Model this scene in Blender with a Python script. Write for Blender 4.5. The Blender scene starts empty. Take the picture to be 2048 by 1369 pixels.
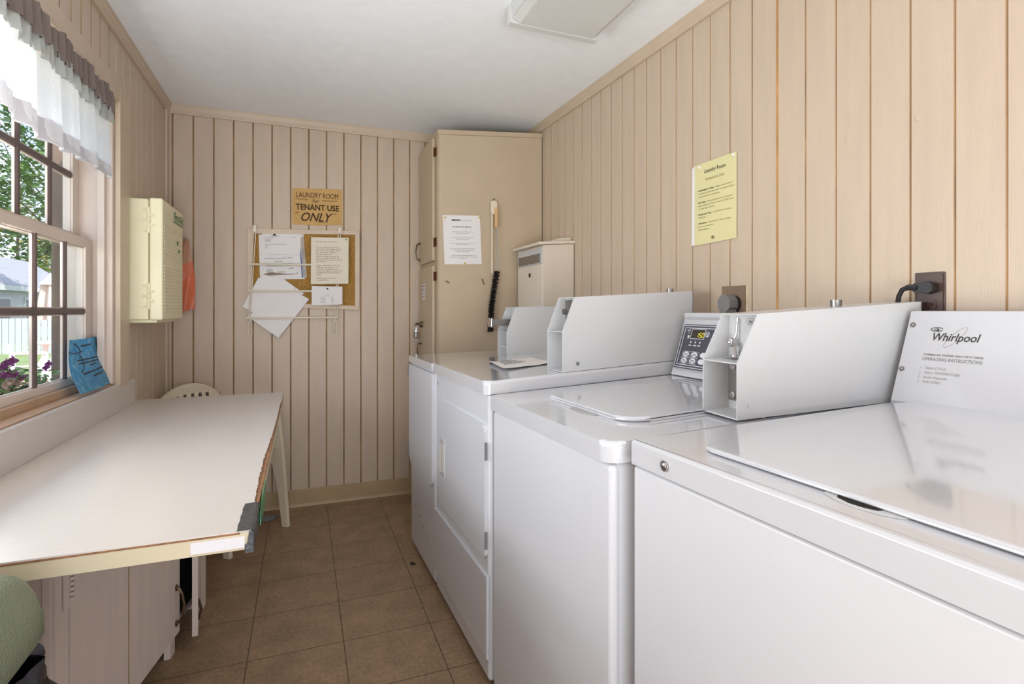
import bpy, bmesh, math, random
from mathutils import Vector, Matrix
S = bpy.context.scene
COL = S.collection
random.seed(7)
R = math.radians

# ------------------------------------------------------------------ camera
cam_d = bpy.data.cameras.new('camera')
cam = bpy.data.objects.new('camera', cam_d)
COL.objects.link(cam)
cam.location = (0, 0, 1.2)
cam.rotation_euler = (R(90), 0, -math.atan(419 / 1078))
cam_d.sensor_fit = 'HORIZONTAL'
cam_d.sensor_width = 36
cam_d.lens = 36 * 1078 / 2048
cam_d.shift_y = -(684.5 - 621) / 2048
cam_d.clip_start = 0.02
S.camera = cam

# ------------------------------------------------------------------ world, sun, area lights, exposure
S.view_settings.view_transform = 'Standard'
S.view_settings.look = 'None'
S.view_settings.gamma = 1
S.view_settings.use_curve_mapping = False
S.view_settings.exposure = -0.02
W = bpy.data.worlds.new('sky')
S.world = W
W.use_nodes = True
nt = W.node_tree
bg = nt.nodes['Background']
tc = nt.nodes.new('ShaderNodeTexCoord')
nz = nt.nodes.new('ShaderNodeTexNoise')
nz.inputs['Scale'].default_value = 3.5
nz.inputs['Detail'].default_value = 5
nt.links.new(tc.outputs['Generated'], nz.inputs['Vector'])
rp = nt.nodes.new('ShaderNodeValToRGB')
rp.color_ramp.elements[0].position = 0.42
rp.color_ramp.elements[0].color = (0.30, 0.52, 0.90, 1)
rp.color_ramp.elements[1].position = 0.62
rp.color_ramp.elements[1].color = (0.95, 0.97, 1.0, 1)
nt.links.new(nz.outputs['Fac'], rp.inputs['Fac'])
nt.links.new(rp.outputs['Color'], bg.inputs['Color'])
bg.inputs['Strength'].default_value = 2.0

def light(name, kind, loc, rot, energy, color=(1, 1, 1), size=None, size_y=None):
    d = bpy.data.lights.new(name, kind)
    d.energy = energy
    d.color = color
    if kind == 'AREA':
        d.shape = 'RECTANGLE'
        d.size = size
        d.size_y = size_y
    o = bpy.data.objects.new(name, d)
    COL.objects.link(o)
    o.location = loc
    o.rotation_euler = rot
    return o
sun = light('sun', 'SUN', (0, 0, 9), (R(28), R(34), 0), 5.0, (1, 0.96, 0.88))
sun.data.angle = R(1.5)
# unseen fill lamp added behind the camera, aimed at the ceiling; then window daylight
light('ceiling_fill', 'AREA', (0.05, -1.15, 0.8), (R(154), R(-8), 0), 62, (0.97, 0.985, 1.0), 1.4, 1.2)
light('window_daylight', 'AREA', (-0.935, 1.3, 1.29), (0, R(-126), 0), 36, (0.97, 0.985, 1.0), 0.68, 1.15)
p = light('window_portal', 'AREA', (-0.925, 1.7, 1.48), (0, R(-90), 0), 1, (1, 1, 1), 1.2, 1.9)
p.data.cycles.is_portal = True

# ------------------------------------------------------------------ helpers: materials
def srgb(h):
    if isinstance(h, str):
        h = [int(h[i:i + 2], 16) / 255 for i in (0, 2, 4)]
    return tuple(c / 12.92 if c <= .04045 else ((c + .055) / 1.055) ** 2.4 for c in h)

def mk(name, col, rough=.5, metal=0., var=.06, vs=6., stretch=(1, 1, 1), bump=0., bs=150., bstretch=None, coat=0., emit=0., spec=.5):
    m = bpy.data.materials.new(name)
    m.use_nodes = True
    n, l = m.node_tree.nodes, m.node_tree.links
    b = n['Principled BSDF']
    c = srgb(col)
    tcx = n.new('ShaderNodeTexCoord')
    mp = n.new('ShaderNodeMapping')
    mp.inputs['Scale'].default_value = stretch
    l.new(tcx.outputs['Object'], mp.inputs['Vector'])
    t = n.new('ShaderNodeTexNoise')
    t.inputs['Scale'].default_value = vs
    t.inputs['Detail'].default_value = 4
    l.new(mp.outputs['Vector'], t.inputs['Vector'])
    r = n.new('ShaderNodeValToRGB')
    r.color_ramp.elements[0].position = .3
    r.color_ramp.elements[1].position = .7
    r.color_ramp.elements[0].color = (*[x * (1 - var) for x in c], 1)
    r.color_ramp.elements[1].color = (*[min(1, x * (1 + var)) for x in c], 1)
    l.new(t.outputs['Fac'], r.inputs['Fac'])
    l.new(r.outputs['Color'], b.inputs['Base Color'])
    b.inputs['Roughness'].default_value = rough
    b.inputs['Metallic'].default_value = metal
    b.inputs['Specular IOR Level'].default_value = spec
    if coat:
        b.inputs['Coat Weight'].default_value = coat
        b.inputs['Coat Roughness'].default_value = .06
    if emit:
        b.inputs['Emission Color'].default_value = (*c, 1)
        b.inputs['Emission Strength'].default_value = emit
    if bump:
        mp2 = n.new('ShaderNodeMapping')
        mp2.inputs['Scale'].default_value = bstretch or (1, 1, 1)
        l.new(tcx.outputs['Object'], mp2.inputs['Vector'])
        t2 = n.new('ShaderNodeTexNoise')
        t2.inputs['Scale'].default_value = bs
        t2.inputs['Detail'].default_value = 3
        l.new(mp2.outputs['Vector'], t2.inputs['Vector'])
        bp = n.new('ShaderNodeBump')
        bp.inputs['Strength'].default_value = bump
        bp.inputs['Distance'].default_value = .004
        l.new(t2.outputs['Fac'], bp.inputs['Height'])
        l.new(bp.outputs['Normal'], b.inputs['Normal'])
    return m

def mk_cloth(name, col, trans=.6, rough=.9):
    m = bpy.data.materials.new(name)
    m.use_nodes = True
    n, l = m.node_tree.nodes, m.node_tree.links
    for x in list(n):
        n.remove(x)
    out = n.new('ShaderNodeOutputMaterial')
    d = n.new('ShaderNodeBsdfDiffuse')
    t = n.new('ShaderNodeBsdfTranslucent')
    w = n.new('ShaderNodeTexWave')
    w.inputs['Scale'].default_value = 260
    tcx = n.new('ShaderNodeTexCoord')
    l.new(tcx.outputs['Object'], w.inputs['Vector'])
    mx = n.new('ShaderNodeMixRGB')
    c = srgb(col)
    mx.inputs[1].default_value = (*[x * .94 for x in c], 1)
    mx.inputs[2].default_value = (*c, 1)
    l.new(w.outputs['Fac'], mx.inputs[0])
    l.new(mx.outputs[0], d.inputs['Color'])
    l.new(mx.outputs[0], t.inputs['Color'])
    ms = n.new('ShaderNodeMixShader')
    ms.inputs[0].default_value = trans
    l.new(d.outputs[0], ms.inputs[1])
    l.new(t.outputs[0], ms.inputs[2])
    l.new(ms.outputs[0], out.inputs['Surface'])
    return m

def mk_glass(name):
    m = bpy.data.materials.new(name)
    m.use_nodes = True
    n, l = m.node_tree.nodes, m.node_tree.links
    for x in list(n):
        n.remove(x)
    out = n.new('ShaderNodeOutputMaterial')
    t = n.new('ShaderNodeBsdfTransparent')
    t.inputs[0].default_value = (.95, .96, .96, 1)
    g = n.new('ShaderNodeBsdfGlossy')
    g.inputs['Roughness'].default_value = .03
    f = n.new('ShaderNodeValue'); f.outputs[0].default_value = .04
    ms = n.new('ShaderNodeMixShader')
    l.new(f.outputs[0], ms.inputs[0])
    l.new(t.outputs[0], ms.inputs[1])
    l.new(g.outputs[0], ms.inputs[2])
    l.new(ms.outputs[0], out.inputs['Surface'])
    return m

def mk_floor(name):
    m = mk(name, 'a08569', rough=.42, var=.16, vs=9, bump=.04, bs=60)
    n, l = m.node_tree.nodes, m.node_tree.links
    b = n['Principled BSDF']
    src = b.inputs['Base Color'].links[0].from_socket
    tcx = n.new('ShaderNodeTexCoord')
    # fine flecks
    fl = n.new('ShaderNodeTexNoise')
    fl.inputs['Scale'].default_value = 70
    fl.inputs['Detail'].default_value = 6
    fl.inputs['Roughness'].default_value = .7
    l.new(tcx.outputs['Object'], fl.inputs['Vector'])
    fr = n.new('ShaderNodeValToRGB')
    fr.color_ramp.elements[0].position = .35
    fr.color_ramp.elements[0].color = (.72, .70, .68, 1)
    fr.color_ramp.elements[1].position = .62
    fr.color_ramp.elements[1].color = (1.08, 1.08, 1.08, 1)
    l.new(fl.outputs['Fac'], fr.inputs['Fac'])
    mu = n.new('ShaderNodeMixRGB')
    mu.blend_type = 'MULTIPLY'
    mu.inputs[0].default_value = 1
    l.new(src, mu.inputs[1])
    l.new(fr.outputs['Color'], mu.inputs[2])
    sp = n.new('ShaderNodeSeparateXYZ')
    l.new(tcx.outputs['Object'], sp.inputs[0])
    def line(sock, off, pitch, w):
        a = n.new('ShaderNodeMath'); a.operation = 'SUBTRACT'; a.inputs[1].default_value = off - pitch / 2 - pitch * 40
        l.new(sock, a.inputs[0])
        d = n.new('ShaderNodeMath'); d.operation = 'DIVIDE'; d.inputs[1].default_value = pitch
        l.new(a.outputs[0], d.inputs[0])
        f = n.new('ShaderNodeMath'); f.operation = 'FRACT'
        l.new(d.outputs[0], f.inputs[0])
        s = n.new('ShaderNodeMath'); s.operation = 'SUBTRACT'; s.inputs[1].default_value = .5
        l.new(f.outputs[0], s.inputs[0])
        ab = n.new('ShaderNodeMath'); ab.operation = 'ABSOLUTE'
        l.new(s.outputs[0], ab.inputs[0])
        lt = n.new('ShaderNodeMath'); lt.operation = 'LESS_THAN'; lt.inputs[1].default_value = w / pitch
        l.new(ab.outputs[0], lt.inputs[0])
        return lt.outputs[0]
    lx = line(sp.outputs['X'], .139, .3155, .0016)
    ly = line(sp.outputs['Y'], 2.041, .2845, .0016)
    mx = n.new('ShaderNodeMath'); mx.operation = 'MAXIMUM'
    l.new(lx, mx.inputs[0]); l.new(ly, mx.inputs[1])
    mm = n.new('ShaderNodeMixRGB')
    mm.inputs[2].default_value = (*srgb('4a3826'), 1)
    l.new(mx.outputs[0], mm.inputs[0])
    l.new(mu.outputs[0], mm.inputs[1])
    l.new(mm.outputs[0], b.inputs['Base Color'])
    return m

M = dict(
    wall=mk('painted_panelling', 'c9b6a2', .42, var=.035, vs=5, stretch=(6, 6, .7), bump=.12, bs=60, bstretch=(8, 8, .35)),
    groove=mk('panelling_groove', 'a2845f', .7, var=.25, vs=7),
    groove_b=mk('panelling_groove_worn', 'b99d7c', .7, var=.2, vs=5),
    bare=mk('bare_wood_joint', '8f5a2c', .8, var=.4, vs=4),
    trim=mk('painted_trim', 'c9b59e', .4, var=.04, vs=8, bump=.05, bs=40),
    winwood=mk('window_paint', 'd8c8bb', .35, var=.03, vs=8),
    sillwood=mk('sill_paint', 'b7977b', .5, var=.12, vs=9),
    muntin=mk('muntin_paint', '5d4c49', .5, var=.08, vs=12),
    ceil=mk('ceiling_paint', 'f3f5f8', .9, var=.02, vs=14, bump=.25, bs=160),
    floor=mk_floor('vinyl_tile_floor'),
    base=mk('vinyl_baseboard', 'b39a76', .45, var=.06),
    lam=mk('cream_laminate', 'cdc6bf', .28, var=.02, vs=30, stretch=(1, 3, 1), bump=.02, bs=300),
    lamband=mk('laminate_edge_band', 'c9bc9f', .35, var=.04),
    chip=mk('exposed_particle_board', '8a6242', .9, var=.35, vs=60, bump=.3, bs=200),
    white=mk('white_enamel', 'cdced2', .13, var=.008, vs=3, coat=1.),
    whitemat=mk('white_enamel_side', 'd3d4d8', .27, var=.012, vs=4),
    meter=mk('grey_white_enamel', 'cdcecf', .22, var=.012, vs=3),
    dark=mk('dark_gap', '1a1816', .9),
    black=mk('black_plastic', '222022', .4),
    chrome=mk('chrome', 'c8c8ca', .18, 1., var=.05),
    steel=mk('brushed_steel', '9b9a98', .38, 1., var=.08),
    brass=mk('aged_bronze', '6b5a44', .4, .9, var=.15),
    rust=mk('brown_hinge', '6a3d22', .6, .3, var=.25),
    cab=mk('cabinet_paint', 'c2af95', .42, var=.03, vs=7, bump=.06, bs=50),
    lower=mk('lower_cabinet_paint', 'ddcdc0', .5, var=.05, vs=5, stretch=(6, 6, .6), bump=.1, bs=50, bstretch=(8, 8, .4)),
    mail=mk('cream_metal', 'ded2c2', .38, var=.02),
    mailf=mk('cream_metal_front', 'e6dacd', .35, var=.02),
    paper=mk('white_paper', 'e9e5e4', .8, var=.015),
    cream=mk('cream_paper', 'e6ddcb', .8, var=.02),
    yellow=mk('yellow_paper', 'ddd5a2', .75, var=.02),
    ink=mk('dark_ink', '3a3836', .8),
    ink2=mk('grey_ink', '7c7874', .8),
    ink3=mk('pale_grey_ink', '9b9893', .8),
    inky=mk('olive_ink', '8d8760', .8),
    inkyd=mk('dark_olive_ink', '4c4833', .8),
    blueink=mk('blue_print', '3f5f9a', .8),
    cork=mk('cork', 'a57c3c', .9, var=.3, vs=90, bump=.35, bs=260),
    board=mk('board_frame_paint', 'd3bfa9', .45, var=.05),
    card=mk('cardboard', 'cba468', .85, var=.06, vs=12),
    marker=mk('brown_marker', '4b3418', .8, var=.15),
    rack=mk('white_plastic_wire', 'e3d8c4', .4, var=.03),
    kit=mk('cream_plastic_case', 'efe7c3', .38, var=.015, bump=.02, bs=80),
    green=mk('green_print', '3f7a46', .7),
    orange=mk('orange_plastic', 'd9714c', .4, var=.15),
    clear=mk('hazy_plastic', 'b98c70', .35, var=.1),
    plas=mk('cream_chair_plastic', 'e6dac2', .4, var=.03),
    plasw=mk('white_chair_plastic', 'f2efe8', .4, var=.02),
    lidg=mk('olive_green_plastic', '747b64', .5, var=.05, bump=.55, bs=260),
    bag=mk('black_bin_bag', '2b2a31', .22, var=.2, vs=10, bump=.6, bs=22),
    bin=mk('bin_body', '6b7059', .5),
    blue=None,
    tape=mk('grey_duct_tape', '4d4f53', .28, .3, var=.15, vs=40, bump=.3, bs=60),
    label=mk('white_label', 'd6d3d5', .5),
    clip=mk('green_translucent_strip', '237547', .25, var=.45, vs=50),
    outlet=mk('brown_bakelite', '4e3a33', .32, var=.12),
    recp=mk('brown_cover_plate', '85705c', .5, var=.2, vs=20),
    plug=mk('grey_plug', '7d7b7b', .5, var=.05),
    panel=mk('dark_control_panel', '4a4a55', .3, var=.04),
    screen=mk('display_window', '37322a', .2),
    digit=mk('display_digits', 'f0dc28', .5, emit=1.0),
    btn=mk('button_silver', 'dcdce0', .35, var=.03),
    lens=mk('acrylic_lens', 'd2d2d0', .35, var=.03, bump=.1, bs=300),
    bristle=mk('black_bristle', '231d1a', .9),
    woodh=mk('pale_wood_handle', 'd5ad7c', .55, var=.1, vs=8, stretch=(5, 5, 1)),
    valance=mk_cloth('white_voile', 'f4f3f3', .6),
    pocket=mk_cloth('grey_voile', 'b9bcb7', .25),
    ruffle=mk_cloth('mauve_grey_voile', '80746f', .12),
    hem=mk_cloth('hem_voile', 'd5d0d2', .5),
    glass=mk_glass('window_glass'),
    bark=mk('bark', '5b4a3b', .9, var=.3),
    leaf=mk('green_leaf', '5f7d3e', .6, var=.4, vs=1.2),
    leafy=mk('yellow_green_leaf', 'a39a48', .6, var=.35, vs=1.2),
    foliage=mk('plant_foliage', '6a8a45', .6, var=.35, vs=30),
    purple=mk('purple_petal', 'a0489c', .6, var=.2, vs=30),
    pink=mk('pink_petal', 'e8c6bb', .6, var=.12, vs=30),
    umb=mk('beige_canvas', 'dcc8b8', .85, var=.1),
    grass=mk('lawn_grass', '8c9a63', .95, var=.25, vs=3),
    brickp=mk('patio_paving', 'cf9f8a', .9, var=.12, vs=4),
    siding=mk('grey_siding', 'c2bfc2', .8, var=.06),
    sidingw=mk('white_fence_paint', 'd5d2d2', .8, var=.05),
    roof=mk('grey_shingle', 'a19fa5', .9, var=.12, vs=8),
    brownpost=mk('brown_post_paint', '8d7668', .8, var=.15),
    outer=mk('outer_wall_paint', 'b5a089', .8),
)
M['blue'] = mk('blue_parchment', '4f93b8', .55, var=.0)
def blue_marble(m):
    n, l = m.node_tree.nodes, m.node_tree.links
    r = [x for x in n if x.type == 'VALTORGB'][0]
    t = [x for x in n if x.type == 'TEX_NOISE'][0]
    t.inputs['Scale'].default_value = 38
    t.inputs['Detail'].default_value = 6
    r.color_ramp.elements[0].color = (*srgb('5aaad0'), 1)
    r.color_ramp.elements[1].color = (*srgb('aad4e0'), 1)
    r.color_ramp.elements[0].position = .45
    r.color_ramp.elements[1].position = .8
blue_marble(M['blue'])

# ------------------------------------------------------------------ helpers: objects
ORG = {}
def reg(o, org):
    ORG[o.name] = Vector(org)
    return o

def props(o, label=None, cat=None, group=None, kind=None):
    if label: o['label'] = label
    if cat: o['category'] = cat
    if group: o['group'] = group
    if kind: o['kind'] = kind
    return o

def thing(name, label, cat, loc=(0, 0, 0), group=None):
    o = bpy.data.objects.new(name, None)
    o.empty_display_size = .05
    COL.objects.link(o)
    o.location = loc
    reg(o, loc)
    return props(o, label, cat, group)

def obj(name, bm, mat, parent=None, label=None, angle=35, kind=None):
    """link bm (in world coordinates) as one mesh object"""
    org = ORG[parent.name] if parent else Vector((0, 0, 0))
    bmesh.ops.recalc_face_normals(bm, faces=bm.faces[:])
    me = bpy.data.meshes.new(name)
    if org.length:
        bmesh.ops.translate(bm, vec=-org, verts=bm.verts[:])
    bm.to_mesh(me)
    bm.free()
    mats = mat if isinstance(mat, (list, tuple)) else [mat]
    for m in mats:
        me.materials.append(M[m] if isinstance(m, str) else m)
    me.shade_smooth()
    me.set_sharp_from_angle(angle=R(angle))
    o = bpy.data.objects.new(name, me)
    COL.objects.link(o)
    if len(me.polygons) > 6:   # flat faces keep flat shading next to rounded rims
        wn = o.modifiers.new('weighted_normal', 'WEIGHTED_NORMAL')
        wn.keep_sharp = True
        wn.weight = 80
    if parent:
        o.parent = parent
    reg(o, org)
    if label: o['label'] = label
    if kind: o['kind'] = kind
    return o

def solo(name, bm, mat, label, cat, group=None, angle=35):
    """a top-level thing that is one mesh, origin moved to its centre"""
    c = Vector((0, 0, 0))
    vs = bm.verts[:]
    for k in range(3):
        c[k] = (min(v.co[k] for v in vs) + max(v.co[k] for v in vs)) / 2
    bmesh.ops.translate(bm, vec=-c, verts=vs)
    o = obj(name, bm, mat, None, angle=angle)
    o.location = c
    reg(o, c)
    return props(o, label, cat, group)

def struct(name, bm, mat, parent=None):
    return obj(name, bm, mat, parent, kind=None if parent else 'structure')

NB = bmesh.new
def hexa(bm, p, bev=0, seg=2):
    """8 points: bottom 4 ccw, top 4 ccw"""
    v = [bm.verts.new(q) for q in p]
    fs = [bm.faces.new([v[i] for i in f]) for f in ((3, 2, 1, 0), (4, 5, 6, 7), (0, 1, 5, 4), (1, 2, 6, 5), (2, 3, 7, 6), (3, 0, 4, 7))]
    if bev:
        es = list({e for f in fs for e in f.edges})
        bmesh.ops.bevel(bm, geom=es, offset=bev, segments=seg, affect='EDGES', profile=.5)
    return bm

def box(bm, x0, x1, y0, y1, z0, z1, bev=0, seg=2):
    return hexa(bm, [(x0, y0, z0), (x1, y0, z0), (x1, y1, z0), (x0, y1, z0), (x0, y0, z1), (x1, y0, z1), (x1, y1, z1), (x0, y1, z1)], bev, seg)

def prism(bm, pts, axis, a, b, bev=0, seg=2):
    """polygon of 2D points extruded from a to b along axis; 2D order is the other two axes in xyz order"""
    def P(q, t):
        return {'x': (t, q[0], q[1]), 'y': (q[0], t, q[1]), 'z': (q[0], q[1], t)}[axis]
    A = [bm.verts.new(P(q, a)) for q in pts]
    B = [bm.verts.new(P(q, b)) for q in pts]
    n = len(pts)
    fs = [bm.faces.new(A[::-1]), bm.faces.new(B)]
    for i in range(n):
        fs.append(bm.faces.new((A[i], A[(i + 1) % n], B[(i + 1) % n], B[i])))
    if bev:
        es = list({e for f in fs for e in f.edges})
        bmesh.ops.bevel(bm, geom=es, offset=bev, segments=seg, affect='EDGES', profile=.5)
    return bm

def tube(bm, pts, r, n=8, cap=True):
    pts = [Vector(p) for p in pts]
    rs = r if isinstance(r, (list, tuple)) else [r] * len(pts)
    rings = []
    up = None
    for i, p in enumerate(pts):
        d = (pts[min(i + 1, len(pts) - 1)] - pts[max(i - 1, 0)]).normalized()
        if up is None:
            up = Vector((0, 0, 1)) if abs(d.z) < .9 else Vector((1, 0, 0))
        a = d.cross(up).normalized()
        b = a.cross(d).normalized()
        up = b
        rings.append([bm.verts.new(p + (a * math.cos(t) + b * math.sin(t)) * rs[i]) for t in [2 * math.pi * k / n for k in range(n)]])
    for i in range(len(rings) - 1):
        for k in range(n):
            bm.faces.new((rings[i][k], rings[i][(k + 1) % n], rings[i + 1][(k + 1) % n], rings[i + 1][k]))
    if cap:
        bm.faces.new(rings[0][::-1])
        bm.faces.new(rings[-1])
    return bm

def ball(bm, c, r, n=10):
    r = r if isinstance(r, (tuple, list)) else (r, r, r)
    mt = Matrix.Translation(c) @ Matrix.Diagonal((*r, 1))
    bmesh.ops.create_uvsphere(bm, u_segments=n, v_segments=max(6, n // 2), radius=1, matrix=mt)
    return bm

def rrect(x0, x1, y0, y1, r, n=5):
    r = r if isinstance(r, (tuple, list)) else (r, r, r, r)   # corners: x0y0, x1y0, x1y1, x0y1
    pts = []
    for (cx, cy, sx, sy, a0, rr) in ((x0, y0, 1, 1, 180, r[0]), (x1, y0, -1, 1, 270, r[1]), (x1, y1, -1, -1, 0, r[2]), (x0, y1, 1, -1, 90, r[3])):
        if rr <= 0:
            pts.append((cx, cy))
            continue
        for k in range(n + 1):
            a = R(a0 + 90 * k / n)
            pts.append((cx + sx * rr + rr * math.cos(a), cy + sy * rr + rr * math.sin(a)))
    return pts

def slab(bm, pts, z0, z1, bev=0, seg=3, both=False):
    """horizontal plate with its top rim rounded"""
    A = [bm.verts.new((*q, z0)) for q in pts]
    B = [bm.verts.new((*q, z1)) for q in pts]
    n = len(pts)
    bt = bm.faces.new(A[::-1]); tp = bm.faces.new(B)
    for i in range(n):
        bm.faces.new((A[i], A[(i + 1) % n], B[(i + 1) % n], B[i]))
    if bev:
        es = list(tp.edges) + (list(bt.edges) if both else [])
        bmesh.ops.bevel(bm, geom=es, offset=bev, segments=seg, affect='EDGES', profile=.5)
    return bm

def grid(bm, rows):
    V = [[bm.verts.new(p) for p in r] for r in rows]
    for i in range(len(V) - 1):
        for k in range(len(V[0]) - 1):
            bm.faces.new((V[i][k], V[i][k + 1], V[i + 1][k + 1], V[i + 1][k]))
    return bm

def warp(bm, fn):
    for v in bm.verts:
        v.co = Vector(fn(*v.co))
    return bm

class Sheet:
    """a flat frame: origin o, right r, up u (unit), normal n; places flat writing on it"""
    def __init__(s, o, r, u):
        s.o, s.r = Vector(o), Vector(r).normalized()
        u = Vector(u)
        s.n = s.r.cross(u).normalized()
        s.u = s.n.cross(s.r).normalized()
    def at(s, x, y, h=0):
        return s.o + s.r * x + s.u * y + s.n * h
    def quad(s, bm, x0, x1, y0, y1, h=.0006, t=None):
        t = t if t is not None else h * .5
        hexa(bm, [s.at(x0, y0, h - t), s.at(x1, y0, h - t), s.at(x1, y1, h - t), s.at(x0, y1, h - t), s.at(x0, y0, h), s.at(x1, y0, h), s.at(x1, y1, h), s.at(x0, y1, h)])
        return bm
    def poly(s, bm, pts, h0, h1):
        A = [bm.verts.new(s.at(*q, h0)) for q in pts]
        B = [bm.verts.new(s.at(*q, h1)) for q in pts]
        n = len(pts)
        bm.faces.new(A[::-1]); bm.faces.new(B)
        for i in range(n):
            bm.faces.new((A[i], A[(i + 1) % n], B[(i + 1) % n], B[i]))
        return bm
    def line(s, bm, pts, w, h=.0006):
        """a pen line: a ribbon along 2D points"""
        P = [Vector(p) for p in pts]
        L, Q = [], []
        for i, p in enumerate(P):
            d = (P[min(i + 1, len(P) - 1)] - P[max(i - 1, 0)]).normalized()
            nn = Vector((-d.y, d.x)) * w / 2
            L.append(bm.verts.new(s.at(*(p + nn), h))); Q.append(bm.verts.new(s.at(*(p - nn), h)))
        for i in range(len(P) - 1):
            bm.faces.new((L[i], Q[i], Q[i + 1], L[i + 1]))
        return bm
    def text(s, bm, body, x, y, size, align='LEFT', width=None, shear=0., bold=0., spacing=1., h=.0007):
        cu = bpy.data.curves.new('t', 'FONT')
        cu.body = body
        cu.size = size
        cu.align_x = align
        cu.shear = shear
        cu.offset = bold
        cu.space_character = spacing
        cu.resolution_u = 3
        o = bpy.data.objects.new('t', cu)
        COL.objects.link(o)
        bpy.context.view_layer.update()
        dg = bpy.context.evaluated_depsgraph_get()
        me = bpy.data.meshes.new_from_object(o.evaluated_get(dg))
        bpy.data.objects.remove(o)
        bpy.data.curves.remove(cu)
        if not me.vertices:
            return bm
        xs = [v.co.x for v in me.vertices]
        k = 1.
        if width:
            k = width / max(1e-6, max(xs) - min(xs))
        for v in me.vertices:
            v.co = s.at(x + v.co.x * k, y + v.co.y, h)
        bm.from_mesh(me)
        bpy.data.meshes.remove(me)
        return bm
    def scribble(s, bm, x0, x1, y, hgt, h=.0006, seed=0):
        """an illegible line of small print: a row of short word-long strokes"""
        rr = random.Random(seed)
        x = x0
        while x < x1:
            w = min(x1 - x, rr.uniform(.9, 3.2) * hgt * 1.6)
            if w > hgt * .4:
                s.quad(bm, x, x + w, y - hgt * .28, y + hgt * .28, h)
            x += w + hgt * .6
        return bm

# ------------------------------------------------------------------ the room shell
XL, YB, ZC = -.71, 3.545, 2.367
def xr(y):
    return 1.395 + .03 * (3.05 - y)

fb = NB(); box(fb, -.87, 1.75, -1.45, 3.7, -.06, 0); struct('floor', fb, 'floor')
cb = NB(); box(cb, -.95, 1.75, -1.6, 3.75, ZC, ZC + .12); struct('ceiling', cb, 'ceil')

def profile(a, b, gr, w=.0085, dep=.005):
    """(t, depth, is_groove) points of a grooved panel running from a to b"""
    pts = [(a, 0, 0)]
    for g in sorted(gr):
        if a + w < g < b - w:
            pts += [(g - w / 2, 0, 1), (g - w * .18, dep, 1), (g + w * .18, dep, 1), (g + w / 2, 0, 0)]
    pts.append((b, 0, 0))
    return pts

def panel(bm, pts, z0, z1, pos, thick):
    """pos(t, depth) -> (x, y); front with grooves, plus a back and ends"""
    lo, hi = [], []
    for t, d, g in pts:
        x, y = pos(t, d)
        lo.append(bm.verts.new((x, y, z0))); hi.append(bm.verts.new((x, y, z1)))
    for i in range(len(pts) - 1):
        f = bm.faces.new((lo[i], lo[i + 1], hi[i + 1], hi[i]))
        f.material_index = 1 if pts[i][2] else 0
    x, y = pos(pts[-1][0], thick); a0, a1 = bm.verts.new((x, y, z0)), bm.verts.new((x, y, z1))
    x, y = pos(pts[0][0], thick); b0, b1 = bm.verts.new((x, y, z0)), bm.verts.new((x, y, z1))
    bm.faces.new((lo[-1], a0, a1, hi[-1])); bm.faces.new((a0, b0, b1, a1)); bm.faces.new((b0, lo[0], hi[0], b1))
    bm.faces.new(hi + [a1, b1]); bm.faces.new(lo[::-1] + [b0, a0])
    return bm

# back wall
gb = [-.687 + .1033 * i for i in range(22)]
bw = NB(); panel(bw, profile(-.75, 1.6, gb, dep=.006), 0, ZC, lambda t, d: (t, YB + d), .1)
struct('wall_back', bw, ['wall', 'groove'])
# right wall (the grooves as measured along it)
gy = [2.946, 2.855, 2.768, 2.672, 2.579, 2.485, 2.391, 2.297, 2.204, 2.11, 2.017, 1.919, 1.821, 1.724, 1.629, 1.531, 1.431, 1.225, 1.125, 1.025, .922, .822, .721]
gy += [3.04, 3.14, 3.24, 3.34, 3.44] + [.62 - .1 * i for i in range(20)]
rw = NB(); panel(rw, profile(-1.45, 3.6, gy, w=.006), 0, ZC, lambda t, d: (xr(t) + d, t), .1)
struct('wall_right', rw, ['wall', 'groove_b'])
jt = NB()
prism(jt, [(xr(1.3235) - .0015, 1.3235), (xr(1.3235) + .004, 1.3235), (xr(1.331) + .004, 1.331), (xr(1.331) - .0015, 1.331)], 'z', 0, ZC - .05)
struct('trim_1', jt, mk('joint_paint', 'b98b55', .7, var=.45, vs=9, stretch=(1, 1, .5)))
# left wall with the window opening (Y .35..2.62, Z .895..2.05), extended out of view to let in more light
gl = [2.087, 2.178, 2.266, 2.359, 2.452, 2.55, 2.644, 2.738, 2.83, 2.924, 3.01, 3.113, 3.213] + [1.99 - .0985 * i for i in range(36)]
WY0, WY1, WZ0, WZ1 = .70, 2.62, .905, 2.05
lw = NB()
pl = lambda t, d: (XL - d, t)
panel(lw, profile(-1.45, WY0, gl), 0, ZC, pl, .16)
panel(lw, [(a_, b_ * .4, 0) for a_, b_, c_ in profile(WY1, 3.6, gl, w=.005)], 0, ZC, pl, .16)
panel(lw, profile(WY0, WY1, gl), WZ1, ZC, pl, .16)
panel(lw, profile(WY0, WY1, gl), 0, WZ0 - .022, pl, .16)
struct('wall_left', lw, ['wall', 'groove'])
# wall behind the camera with an unseen opening added to let light in
fw = NB()
box(fw, -.87, -.35, -1.55, -1.45, 0, ZC); box(fw, 1.1, 1.75, -1.55, -1.45, 0, ZC); box(fw, -.35, 1.1, -1.55, -1.45, 2.1, ZC)
struct('wall_front', fw, 'wall')

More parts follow.
